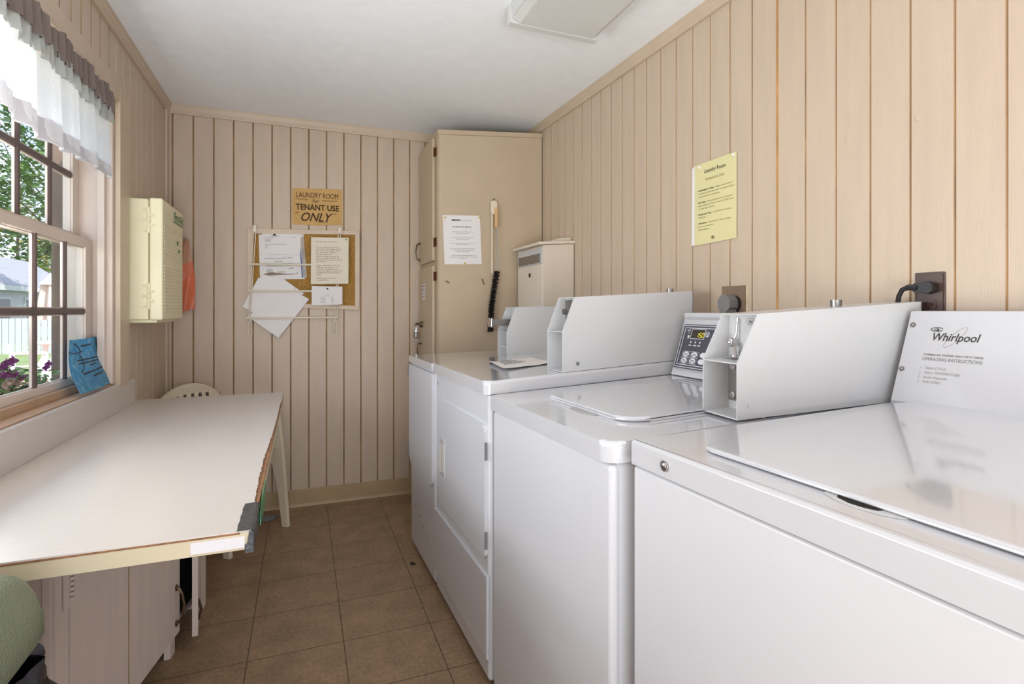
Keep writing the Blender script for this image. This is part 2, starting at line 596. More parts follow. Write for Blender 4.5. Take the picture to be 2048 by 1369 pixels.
# mouldings
def crown(pts2):
    return [(a * .024, ZC - b * .052) for a, b in pts2]
shape = [(0, 0), (1, 0), (1, .25), (.8, .42), (.62, .6), (.62, .86), (.5, 1), (0, 1)]
t = NB(); prism(t, [(YB - a, z) for a, z in crown(shape)], 'x', XL, 1.42); struct('trim_2', t, 'trim')
t = NB(); prism(t, [(XL + a, z) for a, z in crown(shape)], 'y', -1.45, YB); struct('trim_3', t, 'trim')
t = NB(); prism(t, [(-a, z) for a, z in crown(shape)], 'y', -1.45, YB)
warp(t, lambda x, y, z: (x + xr(y), y, z)); struct('trim_4', t, 'trim')
t = NB(); box(t, XL, XL + .012, 3.475, YB, .1, ZC - .05, .002); box(t, XL, -.69, YB - .012, YB, .1, ZC - .05, .002); struct('trim_5', t, 'wall')
t = NB(); prism(t, [(YB - .004, .104), (YB - .009, .1), (YB - .009, .02), (YB - .016, .006), (YB - .016, 0), (YB, 0), (YB, .104)], 'x', XL, .728); struct('baseboard_back', t, 'base')
t = NB(); box(t, XL, XL + .012, 2.6, YB, 0, .1, .003); struct('baseboard_left', t, 'base')

# ------------------------------------------------------------------ window
win = thing('window_1', None, None, (XL, 1.8, WZ0)); win['kind'] = 'structure'
c = NB()   # flat casing boards round the opening
box(c, XL, XL + .02, WY1, WY1 + .12, WZ0 - .02, WZ1 + .075, .003)
box(c, XL, XL + .02, WY0 - .12, WY1 - .0005, WZ1, WZ1 + .075, .003)
obj('casing', c, 'trim', win)
c = NB()   # jamb linings with stops
box(c, XL - .16, XL - .001, WY1 - .022, WY1 - .001, WZ0, WZ1, .002)
box(c, XL - .16, XL - .001, WY0, WY0 + .022, WZ0, WZ1, .002)
box(c, XL - .16, XL - .001, WY0, WY1, WZ1 - .022, WZ1 - .001, .002)
box(c, XL - .045, XL - .02, WY1 - .05, WY1 - .022, WZ0, WZ1 - .022, .003)
box(c, XL - .045, XL - .02, WY0, WY1 - .022, WZ1 - .06, WZ1 - .022, .003)
obj('jamb', c, 'winwood', win)
c = NB()
prism(c, [(XL - .17, .875), (XL - .001, .888), (XL - .001, .902), (XL - .058, .904), (XL - .062, .912), (XL - .17, .905)], 'y', WY0, WY1, .002)
obj('stool', c, 'sillwood', win)
c = NB()
box(c, XL - .062, XL - .046, WY0 + .022, WY1 - .03, .903, .93, .003)
obj('sill_stop', c, 'sillwood', win)

def sash(name, xf, y0, y1, z0, z1, bot, top, st, ms, zm):
    """one sash: stiles and rails, muntins, one sub-part of glass per pane"""
    xb = xf - .034
    s = NB()
    box(s, xb, xf, y1 - st, y1, z0, z1, .004); box(s, xb, xf, y0, y0 + st, z0, z1, .004)
    box(s, xb, xf, y0 + st - .001, y1 - st + .001, z0, z0 + bot, .004); box(s, xb, xf, y0 + st - .001, y1 - st + .001, z1 - top, z1, .004)
    so = obj(name, s, 'winwood', win)
    mb = NB()
    for y in ms:
        prism(mb, [(xf - .016, y - .011), (xf - .007, y - .011), (xf - .003, y - .007), (xf - .003, y + .007), (xf - .007, y + .011), (xf - .016, y + .011)], 'z', z0 + bot - .002, z1 - top + .002)
    prism(mb, [(xf - .016, zm - .011), (xf - .007, zm - .011), (xf - .002, zm - .007), (xf - .002, zm + .007), (xf - .007, zm + .011), (xf - .016, zm + .011)], 'y', y0 + st - .002, y1 - st + .002)
    obj('muntin', mb, 'muntin', so)
    ed = NB()   # pale putty line beside each pane
    ys = [y0 + st] + [y for y in ms] + [y1 - st]
    ys.sort()
    for i in range(len(ys) - 1):
        for za, zb in ((z0 + bot, zm), (zm, z1 - top)):
            ya = ys[i] + (.011 if i else 0); yb = ys[i + 1] - (.011 if i < len(ys) - 2 else 0)
            zc, zd = za + (.011 if za == zm else 0), zb - (.011 if zb == zm else 0)
            for q in ((ya, ya + .0035, zc, zd), (yb - .0035, yb, zc, zd), (ya, yb, zc, zc + .0035), (ya, yb, zd - .0035, zd)):
                box(ed, xf - .016, xf - .009, *q)
            g = NB(); box(g, xf - .015, xf - .013, ya, yb, zc, zd)
            obj('pane', g, 'glass', so)
    obj('glazing_bead', ed, 'winwood', so)
    return so
sash('lower_sash', -.776, WY0 + .023, WY1 - .023, .914, 1.478, .042, .036, .072, [2.349, 2.118, 1.887, 1.656, 1.425, 1.194, .963], 1.196)
sash('upper_sash', -.82, WY0 + .023, WY1 - .023, 1.45, WZ1 - .023, .048, .045, .06, [2.352, 2.121, 1.89, 1.659, 1.428, 1.197, .966], 1.718)

# valance on its rod
val = thing('curtain_valance', 'white gathered valance curtain with mauve grey heading across the window top', 'curtain', (-.69, 1.8, 1.97))
def cloth(zt, zb, amp, freq, x0, y0, y1, n=150, rows=8, drop=None, seed=1, flare=0., xa=0.):
    rr = random.Random(seed)
    ph = [rr.uniform(0, 6.28) for _ in range(4)]
    out = []
    for i in range(rows + 1):
        f = i / rows
        row = []
        for k in range(n + 1):
            y = y0 + (y1 - y0) * k / n
            a = amp * (.55 + .45 * f)
            w = math.sin(freq * y + ph[0]) + .5 * math.sin(freq * 2.13 * y + ph[1]) + .35 * math.sin(freq * .47 * y + ph[2] + f)
            zb_ = zb + (drop(y) if drop else 0)
            zt_ = zt + .006 * math.sin(freq * .31 * y + ph[3]) * flare
            row.append((x0 + xa * f + a * w, y, zt_ + (zb_ - zt_) * f))
        out.append(row)
    return grid(NB(), out)
obj('cloth', cloth(1.925, 1.70, .011, 42, -.683, 1.0, 2.452, drop=lambda y: .008 * math.sin(9 * y) + .012 * (2.45 - y) * -1.3, xa=.004), 'valance', val)
obj('hem', cloth(1.747, 1.70, .0105, 42, -.6815, 1.0, 2.452, rows=3, drop=lambda y: .008 * math.sin(9 * y) + .012 * (2.45 - y) * -1.3 - .003, xa=.004), 'hem', val, 'pale grey doubled hem')
hl = NB()
for k in range(140):
    y = 1.0 + 1.452 * k / 139
obj('rod_pocket', cloth(1.968, 1.906, .009, 95, -.676, 1.0, 2.456, n=220, rows=4, drop=lambda y: .006 * math.sin(31 * y)), 'pocket', val, 'grey gathered rod pocket')
obj('heading_ruffle', cloth(2.03, 1.95, .008, 110, -.672, 1.0, 2.452, n=240, rows=4, flare=1.6, drop=lambda y: .004 * math.sin(40 * y)), 'ruffle', val, 'mauve grey gathered heading')
t = NB(); tube(t, [(-.69, .98, 1.937), (-.69, 2.53, 1.937)], .005, 8); obj('rod', t, 'rack', val)
t = NB(); box(t, -.708, -.70, 2.515, 2.535, 1.945, 1.99, .002); tube(t, [(-.702, 2.525, 1.965), (-.688, 2.525, 1.965), (-.688, 2.52, 1.95)], .004, 8)
ball(t, (-.699, 2.525, 1.982), .004, 8); obj('bracket', t, 'brass', val, 'dark bronze rod bracket')

# ------------------------------------------------------------------ blue parchment card on the sill
bc = thing('parchment_card', 'blue marbled parchment card with scroll drawing leaning on the window sill', 'card', (-.73, 2.42, .905))
rowsL = [(-.765, 2.334, 1.094), (-.757, 2.302, 1.036), (-.737, 2.262, .98), (-.703, 2.235, .915)]
rowsR = [(-.765, 2.60, 1.095), (-.757, 2.60, 1.026), (-.737, 2.585, .972), (-.703, 2.54, .915)]
def bez(P, s):
    """smooth curve through the four rows"""
    n = len(P) - 1
    i = min(int(s * n), n - 1); f = s * n - i
    p = [Vector(P[max(0, min(n, i + j))]) for j in (-1, 0, 1, 2)]
    return .5 * ((2 * p[1]) + (p[2] - p[0]) * f + (2 * p[0] - 5 * p[1] + 4 * p[2] - p[3]) * f * f + (3 * p[1] - p[0] - 3 * p[2] + p[3]) * f ** 3)
def card_at(u, v, h=0):
    a, b = bez(rowsL, v), bez(rowsR, v)
    p = a.lerp(b, u)
    return p + Vector((h + .010 * math.sin(u * 3.14), 0, .35 * h))
t = grid(NB(), [[card_at(k / 14, i / 14) for k in range(15)] for i in range(15)])
bmesh.ops.solidify(t, geom=t.faces[:], thickness=.0025)
obj('sheet', t, 'blue', bc)
def card_line(bm, pts, w):
    L, Q = [], []
    P = [Vector(p) for p in pts]
    for i, p in enumerate(P):
        d = (P[min(i + 1, len(P) - 1)] - P[max(i - 1, 0)]).normalized()
        nn = Vector((-d.y, d.x)) * w / 2
        L.append(bm.verts.new(card_at(*(p + nn), .0012))); Q.append(bm.verts.new(card_at(*(p - nn), .0012)))
    for i in range(len(P) - 1):
        bm.faces.new((L[i], Q[i], Q[i + 1], L[i + 1]))
t = NB()
arc = lambda x0, y0, x1, y1, b: [(x0 + (x1 - x0) * s + b * 4 * s * (1 - s), y0 + (y1 - y0) * s) for s in [k / 12 for k in range(13)]]
card_line(t, arc(.10, .10, .26, .30, .06) + arc(.26, .32, .22, .68, .09), .02)
card_line(t, arc(0, .24, .30, .25, 0)[:1] + [(.05, .27), (.15, .28), (.27, .26), (.34, .24)], .015)
for x0, x1, y, d in ((.28, .62, .16, -.02), (.18, .86, .42, -.04), (.20, .86, .49, -.04), (.48, .72, .545, -.02), (.25, .95, .70, -.07), (.48, .86, .76, -.03)):
    card_line(t, [(x0 + (x1 - x0) * k / 8, y + d * k / 8) for k in range(9)], .026)
obj('lettering', t, 'ink', bc, 'dark illegible handwriting and scroll outline')

# ------------------------------------------------------------------ folding counter under the window
X1, TZ = -.088, .79
TY0, TY1 = 1.115, 2.925
ct = thing('counter', 'long cream laminate counter under the window with worn edges and taped corner', 'counter', (-.4, 2.0, .75))
t = NB(); box(t, XL + .001, X1, TY0, TY1, TZ - .036, TZ - .003, .001); obj('counter_slab', t, 'lamband', ct)
rr = random.Random(3)
edge = []
n = 220
for k in range(n + 1):
    y = TY0 + .0 + (TY1 - TY0) * k / n
    wear = .010 * math.exp(-((y - 1.55) / .38) ** 2) + .003
    edge.append((X1 - (wear * rr.uniform(.72, 1.0) if 1.2 < y < 2.6 else .001), y))
poly = [(XL + .001, TY1), (XL + .001, TY0 - .0005)] + edge
t = NB(); prism(t, poly, 'z', TZ - .003, TZ); obj('laminate_top', t, 'lam', ct)
t = NB(); box(t, X1 - .016, X1 + .0006, TY0 + .06, TY1 - .25, TZ - .0095, TZ - .0025); box(t, XL + .02, X1 - .02, TY0 - .0007, TY0 + .003, TZ - .0062, TZ - .0028)
obj('worn_edge', t, 'chip', ct, 'brown bare particle board along the worn edge')
t = NB(); box(t, XL + .001, XL + .019, TY0, 2.83, TZ, .898, .0015); obj('backsplash', t, 'lam', ct)
t = NB(); box(t, -.188, -.100, TY0 - .0016, TY0, TZ - .031, TZ - .010); obj('label_strip', t, 'label', ct, 'blank white label strip')
rows = []
rr = random.Random(21)
for i in range(25):
    y = TY0 - .003 + .155 * i / 24
    e_ = .0007 * math.sin(i * .9) + .0004 * math.sin(i * 2.3)
    row = []
    for q, (dx, dz) in enumerate(((-.026 + e_, .0006), (-.016, .0014), (-.006, .0018), (.0012, .0012), (.0030, -.004), (.0034, -.014), (.0032, -.026), (.0030 + .002 * math.sin(i), -.036), (.0022, -.041 + .002 * math.sin(i * 2.1)))):
        w_ = rr.uniform(-.0003, .0004) if 0 < q < 8 else 0
        row.append((X1 + dx + (w_ if q > 3 else 0), y, TZ + dz + (w_ if q <= 3 else 0)))
    rows.append(row)
t = grid(NB(), rows)
grid(t, [[(X1 - .012 + .015 * a / 4, TY0 - .0032 - .001 * (a % 2), TZ - .041 + .040 * b / 6 * (1 if a > 1 else .4)) for a in range(5)] for b in range(7)])
obj('duct_tape', t, 'tape', ct, 'dark grey duct tape wrapped over the corner', angle=70)
t = NB(); hexa(t, [(X1 + .0045, 1.235, .752), (X1 + .0075, 1.235, .752), (X1 + .0085, 1.34, .752), (X1 + .0045, 1.34, .752), (X1 + .0045, 1.24, .780), (X1 + .006, 1.24, .781), (X1 + .0065, 1.41, .795), (X1 + .0045, 1.41, .795)], .0008)
obj('green_strip', t, 'clip', ct, 'translucent green plastic strip hanging from the taped edge')

# ------------------------------------------------------------------ cabinet below the counter
lc = thing('base_cabinet', 'low painted plank cabinet below the counter with two doors ajar', 'cabinet', (-.52, 1.52, 0))
fx = lambda y: -.767 + .16 * y + .0
A, Bq = 1.52, 2.5
t = NB()
prism(t, [(XL + .012, A), (fx(A) - .02, A), (fx(A) - .02, A + .018), (XL + .012, A + .018)], 'z', 0, TZ - .038)
prism(t, [(XL + .012, Bq - .018), (fx(Bq) - .02, Bq - .018), (fx(Bq) - .02, Bq), (XL + .012, Bq)], 'z', 0, TZ - .038)
prism(t, [(XL + .012, A + .018), (fx(A) - .02, A + .018), (fx(Bq) - .02, Bq - .018), (XL + .012, Bq - .018)], 'z', .06, .078)
obj('carcass', t, 'lower', lc)
t = NB()
def stile(y0, y1, z0, z1, th=.02, bev=.002):
    hexa(t, [(fx(y0) - th, y0, z0), (fx(y0), y0, z0), (fx(y1), y1, z0), (fx(y1) - th, y1, z0), (fx(y0) - th, y0, z1), (fx(y0), y0, z1), (fx(y1), y1, z1), (fx(y1) - th, y1, z1)], bev)
stile(A, A + .05, 0, TZ - .038)
stile(Bq - .05, Bq, 0, TZ - .038)
stile(2.15, 2.19, 0, TZ - .038)
stile(A + .05, 2.15, TZ - .075, TZ - .038)
obj('face_frame', t, 'lower', lc)
t = NB(); prism(t, [(fx(A) - .024, A - .004), (fx(A) - .009, A - .004), (fx(A) - .009, A), (fx(A) - .024, A)], 'z', 0, TZ - .038, .001); obj('corner_strip', t, 'lower', lc)
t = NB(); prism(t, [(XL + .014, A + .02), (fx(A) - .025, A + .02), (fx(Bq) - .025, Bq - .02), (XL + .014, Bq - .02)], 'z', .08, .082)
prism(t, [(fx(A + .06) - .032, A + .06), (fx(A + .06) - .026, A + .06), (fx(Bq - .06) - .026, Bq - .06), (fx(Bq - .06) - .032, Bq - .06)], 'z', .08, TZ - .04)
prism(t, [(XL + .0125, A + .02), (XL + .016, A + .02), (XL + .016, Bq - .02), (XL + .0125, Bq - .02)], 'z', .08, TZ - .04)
obj('shade_sheets', t, 'dark', lc, 'unlit dark inside')  # near-black sheets stand in for the shade behind the doors
def plank_door(p0, p1, z0, z1, grooves, th=.018):
    """door leaf from hinge p0 to free edge p1, front to the right of p0->p1"""
    a, b = Vector((*p0, 0)), Vector((*p1, 0))
    d = (b - a); L = d.length; d.normalize()
    nn = Vector((d.y, -d.x, 0))
    pts = profile(0, L, [g * L for g in grooves], w=.007, dep=.004)
    bm = NB()
    panel(bm, pts, z0, z1, lambda s, q: tuple((a + d * s - nn * q)[:2]), th)
    return bm, a, d, nn, L
bm, a, d, nn, L = plank_door((-.514, 1.573), (-.398, 2.165), .085, TZ - .045, [.44])
d1 = obj('door', bm, ['lower', 'groove'], lc)
def pull(a, d, nn, s, z0, z1, par):
    h = NB()
    p = lambda z, o: a + d * s + nn * o + Vector((0, 0, z))
    zm = (z0 + z1) / 2
    tube(h, [p(z1, .001), p(z1 - .006, .012), p(z1 - .022, .020), p(zm, .027), p(z0 + .022, .020), p(z0 + .006, .012), p(z0, .001)], [.006, .0045, .0042, .0048, .0042, .0045, .006], 8)
    for z in (z0, z1):
        ball(h, p(z, .002), (.006, .008, .011), 8)
    return obj('pull_handle', h, 'brass', par)
pull(a, d, nn, L - .03, .128, .25, d1)
h = NB()
for k in range(6):
    z = .514 + .012 * k
    tube(h, [a + d * (-.006) + nn * .006 + Vector((0, 0, z)), a + d * (-.006) + nn * .006 + Vector((0, 0, z + .008))], .006, 8)
hexa(h, [tuple(a + d * x + nn * o + Vector((0, 0, z))) for z in (.50, .59) for x, o in ((-.03, .001), (-.006, .001), (-.006, .004), (-.03, .004))])
obj('hinge', h, 'lower', d1)
bm, a, d, nn, L = plank_door((-.392, 2.44), (-.362, 2.175), .05, TZ - .045, [.5])
d2 = obj('door', bm, ['lower', 'groove'], lc)
pull(a, d, nn * -1, L - .02, .08, .185, d2)

# ------------------------------------------------------------------ green topped bin at the counter's near end
bn = thing('waste_bin', 'olive green lidded waste bin with black liner at the near counter end', 'bin', (-.527, .86, 0))
t = NB()
hexa(t, [(-.645, .74, 0), (-.42, .74, 0), (-.42, .98, 0), (-.645, .98, 0), (-.67, .72, .66), (-.39, .72, .66), (-.39, 1.0, .66), (-.67, 1.0, .66)], .03, 4); obj('bin_body', t, 'bin', bn)
rows = []
for i in range(33):
    f = i / 32
    z = .38 + .33 * f
    row = []
    for k in range(97):
        an = 2 * math.pi * k / 96
        rx, ry = .166, .158
        ex = 4.5
        ca, sa = math.cos(an), math.sin(an)
        q = (abs(ca) ** ex + abs(sa) ** ex) ** (-1 / ex)
        wob = .008 * math.sin(7 * an + 5 * f) + .006 * math.sin(17 * an - 12 * f) + .004 * math.sin(29 * an + 19 * f) + .003 * math.sin(9 * an - 31 * f)
        g = 1.0 + .09 * math.sin(f * 2.6)
        row.append((-.527 + (rx * g + wob) * ca * q * 1.02, .86 + (ry * g + wob) * sa * q * 1.02, z))
    rows.append(row)
obj('liner', grid(NB(), rows), 'bag', bn, 'crumpled shiny black bin liner')
# domed lid: rings of a rounded rectangle, undercut below its widest line
rows = []
for z, ka, kb in ((.655, .70, .82), (.695, .87, .92), (.73, 1., 1.), (.758, .995, .995), (.778, .965, .98), (.797, .915, .95), (.812, .85, .90), (.822, .755, .82), (.828, .6, .7), (.831, .3, .4), (.8315, .01, .01)):
    row = []
    for k in range(41):
        an = 2 * math.pi * k / 40
        ca, sa = math.cos(an), math.sin(an)
        q = (abs(ca) ** 6 + abs(sa) ** 6) ** (-1 / 6)
        row.append((-.527 + .18 * ka * ca * q, .86 + .17 * kb * sa * q, z))
    rows.append(row)
obj('lid', grid(NB(), rows), 'lidg', bn, angle=60)

# ------------------------------------------------------------------ plastic armchair behind the counter
def armchair(name, label, group, mat, loc, rot, sc=1.):
    ch = thing(name, label, 'chair', (0, 0, 0), group)
    # local frame: faces +X, origin on the floor under the seat
    t = NB()
    rows = []
    for i in range(11):
        x = -.20 + .42 * i / 10
        row = []
        for k in range(11):
            y = -.215 + .43 * k / 10
            row.append((x, y * (.94 + .06 * i / 10), .415 + .02 * (i / 10) + .014 * ((k - 5) / 5) ** 2 - (.02 if i == 10 else 0)))
        rows.append(row)
    grid(t, rows); bmesh.ops.solidify(t, geom=t.faces[:], thickness=.012); obj('seat', t, mat, ch)
    t = NB()
    zt = lambda y: .80 - .085 * (abs(y) / .23) ** 2.2
    xb = lambda z: -.20 - .13 * (z - .43)
    for y0, y1 in [(-.23 + .0, -.165)] + [(-.135 + .054 * k, -.105 + .054 * k) for k in range(6)] + [(.165, .23)]:
        hexa(t, [(xb(.43) - .012, y0, .43), (xb(.43), y0, .43), (xb(.43), y1, .43), (xb(.43) - .012, y1, .43), (xb(.745) - .012, y0, min(.752, zt(y0) - .004)), (xb(.745), y0, min(.752, zt(y0) - .004)), (xb(.745), y1, min(.752, zt(y1) - .004)), (xb(.745) - .012, y1, min(.752, zt(y1) - .004))], .003)
    top = [(-.23 + .46 * k / 24) for k in range(25)]
    P = [(y, zt(y)) for y in top] + [(y, .745 - .025 * (abs(y) / .23) ** 2) for y in top[::-1]]
    prism(t, P, 'x', xb(.77) - .014, xb(.77) + .002)
    bmesh.ops.remove_doubles(t, verts=t.verts[:], dist=.0002)
    obj('backrest', t, mat, ch)
    for s in (1, -1):
        t = NB(); tube(t, [(-.20, s * .235, .655), (-.05, s * .25, .65), (.12, s * .255, .642), (.20, s * .25, .625)], [.02, .024, .026, .018], 8); warp(t, lambda x, y, z: (x, y, .64 + (z - .64) * .5)); obj('armrest', t, mat, ch)
        # front leg rises to the arm, with an arched web to the seat
        t = NB()
        P = [(.255, 0), (.30, 0), (.275, .25), (.25, .46), (.225, .635), (.175, .64), (.10, .45), (.02, .405), (.03, .40), (.13, .395), (.185, .34), (.225, .22)]
        prism(t, [(x, z) for x, z in P], 'y', s * .228 - .013, s * .228 + .013, .003); obj('leg', t, mat, ch)
        t = NB()
        P = [(-.255, 0), (-.222, 0), (-.20, .25), (-.17, .42), (-.19, .65), (-.225, .65), (-.225, .42), (-.25, .25)]
        prism(t, P, 'y', s * .215 - .013, s * .215 + .013, .003); obj('leg', t, mat, ch)
    ch.location = loc; ch.rotation_euler = (0, 0, rot); ch.scale = (sc, sc, 1)
    return ch
def dup(root, loc, rotz, label=None):
    r = root.copy(); COL.objects.link(r); r.location = loc; r.rotation_euler = (0, 0, rotz)
    if label: r['label'] = label
    for ch in list(root.children):
        c_ = ch.copy(); COL.objects.link(c_); c_.parent = r
        for g in ch.children:
            e = g.copy(); COL.objects.link(e); e.parent = c_
    return r
armchair('plastic_chair', 'cream moulded plastic armchair pushed behind the far end of the counter', None, 'plas', (-.402, 3.237, 0), R(-38.5), .88)

# ------------------------------------------------------------------ first aid kit on the left wall and the bag behind it
fk = thing('first_aid_kit', 'cream plastic first aid case with green print mounted on the left wall', 'first aid kit', (-.64, 2.98, 1.4))
KX, KY0, KY1, KZ0, KZ1 = -.574, 2.772, 3.2, 1.148, 1.695
t = NB(); box(t, XL + .001, -.628, KY0, KY1, KZ0 + .01, KZ1 - .006, .006, 3)
box(t, XL + .001, -.60, KY0 + .02, KY1 - .02, KZ0 - .004, KZ0 + .014, .004); obj('case', t, 'kit', fk)
t = NB(); box(t, -.626, KX, KY0 - .001, KY1, KZ0 + .008, KZ1, .009, 3)
for k in range(14):
    z = KZ0 + .045 + .0155 * k
    box(t, KX - .002, KX + .0025, KY0 + .03, KY1 - .03, z, z + .0085, .001)
for k in range(10):
    z = KZ0 + .29 + .016 * k
    box(t, KX - .002, KX + .0018, KY0 + .03, KY1 - .03, z, z + .009, .001)
obj('cover', t, 'kit', fk)
for zc in (1.595, 1.262):
    t = NB()
    for dz, xa, xb_ in ((.045, -.648, -.618), (.022, -.632, -.606), (0, -.648, -.618), (-.022, -.632, -.606), (-.045, -.648, -.618)):
        tube(t, [(xa, KY0 - .002, zc + dz), (xb_, KY0 - .002, zc + dz)], .0055, 8); tube(t, [(-.627, KY0 - .003, zc + dz - .012), (-.627, KY0 - .003, zc + dz + .012)], .006, 8)
    obj('hinge', t, 'kit', fk)
sh = Sheet((KX + .001, KY0, KZ0), (0, 1, 0), (0, 0, 1))
t = NB(); sh.text(t, 'First Aid', .215, .485, .055, width=.19, bold=.001, h=.003); sh.line(t, [(.20, .475), (.41, .475)], .005, .003)
sh.quad(t, .28, .30, .37, .39, .003); sh.quad(t, .31, .33, .335, .35, .003)
obj('lettering', t, 'green', fk, 'green first aid lettering')
ob = thing('hanging_bag', 'orange and clear plastic bag hanging behind the first aid case', 'bag', (-.6, 3.51, 1.4))
t = NB()
rows = []
for i in range(13):
    f = i / 12
    z = 1.60 - .40 * f
    row = []
    for k in range(13):
        g = k / 12
        wdt = .055 * math.sin(min(1, .25 + f * 1.1) * 1.57)
        row.append((-.625 + (g - .5) * 2 * wdt, 3.515 - .022 * math.sin(g * 3.14) * (.5 + .5 * math.sin(f * 3)) - .005 * math.sin(11 * g + 9 * f), z + .006 * math.sin(9 * g)))
    rows.append(row)
grid(t, rows[:5]); obj('clear_neck', t, 'clear', ob, 'clear crumpled neck of the bag')
t = NB(); grid(t, rows[4:]); obj('orange_body', t, 'orange', ob)
t = NB(); tube(t, [(-.625, 3.54, 1.615), (-.625, 3.518, 1.612), (-.625, 3.515, 1.596)], .003, 6); obj('hook', t, 'steel', ob)

# ------------------------------------------------------------------ notice board, papers, rack, cardboard sign
FY = YB - .0005
nb = thing('notice_board', 'cork notice board in a painted frame on the back wall', 'notice board', (.015, YB, 1.45))
tl, tr, br, bl = (-.303, 1.684), (.336, 1.703), (.334, 1.201), (-.305, 1.226)
def ring(bm, o4, i4, y0, y1):
    for k in range(4):
        a, b, c_, d_ = o4[k], o4[(k + 1) % 4], i4[(k + 1) % 4], i4[k]
        prism(bm, [a, b, c_, d_], 'y', y0, y1, .0015)
o4 = [tl, tr, br, bl]
i4 = [(-.275, 1.655), (.309, 1.676), (.309, 1.228), (-.277, 1.25)]
t = NB(); ring(t, o4, i4, YB - .018, YB); obj('frame', t, 'board', nb)
t = NB(); prism(t, i4, 'y', YB - .009, YB - .001); obj('cork_panel', t, 'cork', nb)
back = Sheet((0, YB - .010, 0), (1, 0, 0), (0, 0, 1))
def sheetpaper(name, q4, h, mat, label, cat='paper', group=None, curl=0.):
    """a sheet on the board: corner points tl tr br bl in (x, z), h metres off the cork"""
    a, b, c_, d_ = [Vector(p) for p in q4]
    rows = []
    for i in range(9):
        row = []
        for k in range(9):
            p = a.lerp(b, k / 8).lerp(d_.lerp(c_, k / 8), i / 8)
            row.append(back.at(p.x, p.y, h + curl * (i / 8) ** 2 * .5 + .0008 * math.sin(k * .9 + i * .5)))
        rows.append(row)
    th = thing(name, label, cat, tuple(back.at((a.x + c_.x) / 2, (a.y + c_.y) / 2, h)), group)
    bm = grid(NB(), rows)
    obj('sheet', bm, mat, th)
    r = Vector((b.x - a.x, 0, b.y - a.y)).normalized()
    u = Vector((a.x - d_.x, 0, a.y - d_.y)).normalized()
    return th, Sheet(back.at(d_.x, d_.y, h + .0016), r, u), (b - a).length, (a - d_).length
def pin(par, sh, x, y, mat, r=.006):
    t = NB(); ball(t, sh.at(x, y, .004), r, 10); obj('push_pin', t, mat, par)
# plastic sleeve with the certificate under the letter
th, sh, w, hh = sheetpaper('plastic_sleeve', [(-.243, 1.650), (0.006, 1.668), (.014, 1.392), (-.236, 1.382)], .001, 'paper', 'clear sleeve with a form and a dark blue edge on the cork board', 'sleeve')
t = NB(); sh.quad(t, w - .016, w - .010, 0, hh - .01, .0008); obj('blue_edge', t, 'blueink', th, 'dark blue sleeve edge')
t = NB(); sh.quad(t, w - .008, w + .012, .0, hh - .02, .0005); obj('clear_flap', t, mk('shiny_clear_plastic', 'a89f93', .12, var=.3, vs=40, stretch=(1, 1, .3), bump=.4, bs=60), th, 'crinkled clear plastic flap')
t = NB(); sh.scribble(t, .035, .19, .124, .0055, .0008, 4); sh.scribble(t, .09, .135, .105, .005, .0008, 5); sh.scribble(t, .165, .19, .06, .006, .0008, 6)
for k in range(4): sh.scribble(t, .04, .075, .06 - .005 * k, .003, .0008, 7 + k)
for k in range(5): sh.scribble(t, .04, .19, .092 - .004 * k, .0022, .0007, 27 + k)
sh.scribble(t, .10, .145, .04, .006, .0008, 15)
obj('print', t, 'ink2', th, 'grey printed lines')
t = NB(); P = [(.01, .026), (.05, .041), (.075, .041), (.11, .034), (.15, .027), (.19, .026), (.215, .033), (.215, .028), (.18, .022), (.12, .024), (.06, .022)]; sh.poly(t, P, .0004, .0009); obj('banner', t, 'recp', th, 'brown swoosh across the form')
# letter with the mountain letterhead
th, sh, w, hh = sheetpaper('letter', [(-.225, 1.676), (-.008, 1.679), (-.012, 1.541), (-.228, 1.535)], .006, 'paper', 'white letter with a dark triangular letterhead at the top left of the cork board')
t = NB(); sh.poly(t, [(.060, .112), (.073, .126), (.086, .112)], .0003, .0008); obj('letterhead', t, 'ink', th, 'dark triangle letterhead')
t = NB(); sh.scribble(t, .045, .105, .107, .003, .0007, 3); sh.scribble(t, .02, .072, .098, .004, .0007, 4)
for k in range(3): sh.scribble(t, .02, .058 - .01 * (k % 2), .088 - .0065 * k, .003, .0007, 5 + k)
sh.scribble(t, .02, .14, .06, .0025, .0007, 9); sh.scribble(t, .02, .045, .05, .003, .0007, 10); sh.scribble(t, .02, .038, .038, .003, .0007, 11); sh.scribble(t, .165, .19, .105, .0025, .0007, 12)
obj('print', t, 'ink2', th, 'pale grey printed lines')
# the drying rack hung over the board
rk = thing('drying_rack', 'white wire drying rack hung over the cork board', 'rack', (-.03, YB - .03, 1.4))
RY = YB - .034
for z0, z1, x0, x1 in ((1.471, 1.482, -.296, .228), (1.313, 1.319, -.302, .217), (1.154, 1.156, -.309, .207)):
    t = NB(); tube(t, [(x0, RY, z0), (x1, RY, z1)], .0062, 8); obj('rod', t, 'rack', rk)
for a, b in (((-.268, 1.69), (-.296, 1.15)), ((-.256, 1.69), (-.288, 1.15)), ((.209, 1.70), (.190, 1.15)), ((.221, 1.70), (.199, 1.15))):
    t = NB(); tube(t, [(a[0], RY + .006, a[1]), (b[0], RY + .006, b[1])], .0032, 6); obj('side_wire', t, 'rack', rk)
for x, z in ((-.263, 1.69), (.216, 1.703)):
    t = NB(); box(t, x - .010, x + .010, YB - .040, YB - .0185, z - .028, z + .012, .002); obj('top_clip', t, 'rack', rk)
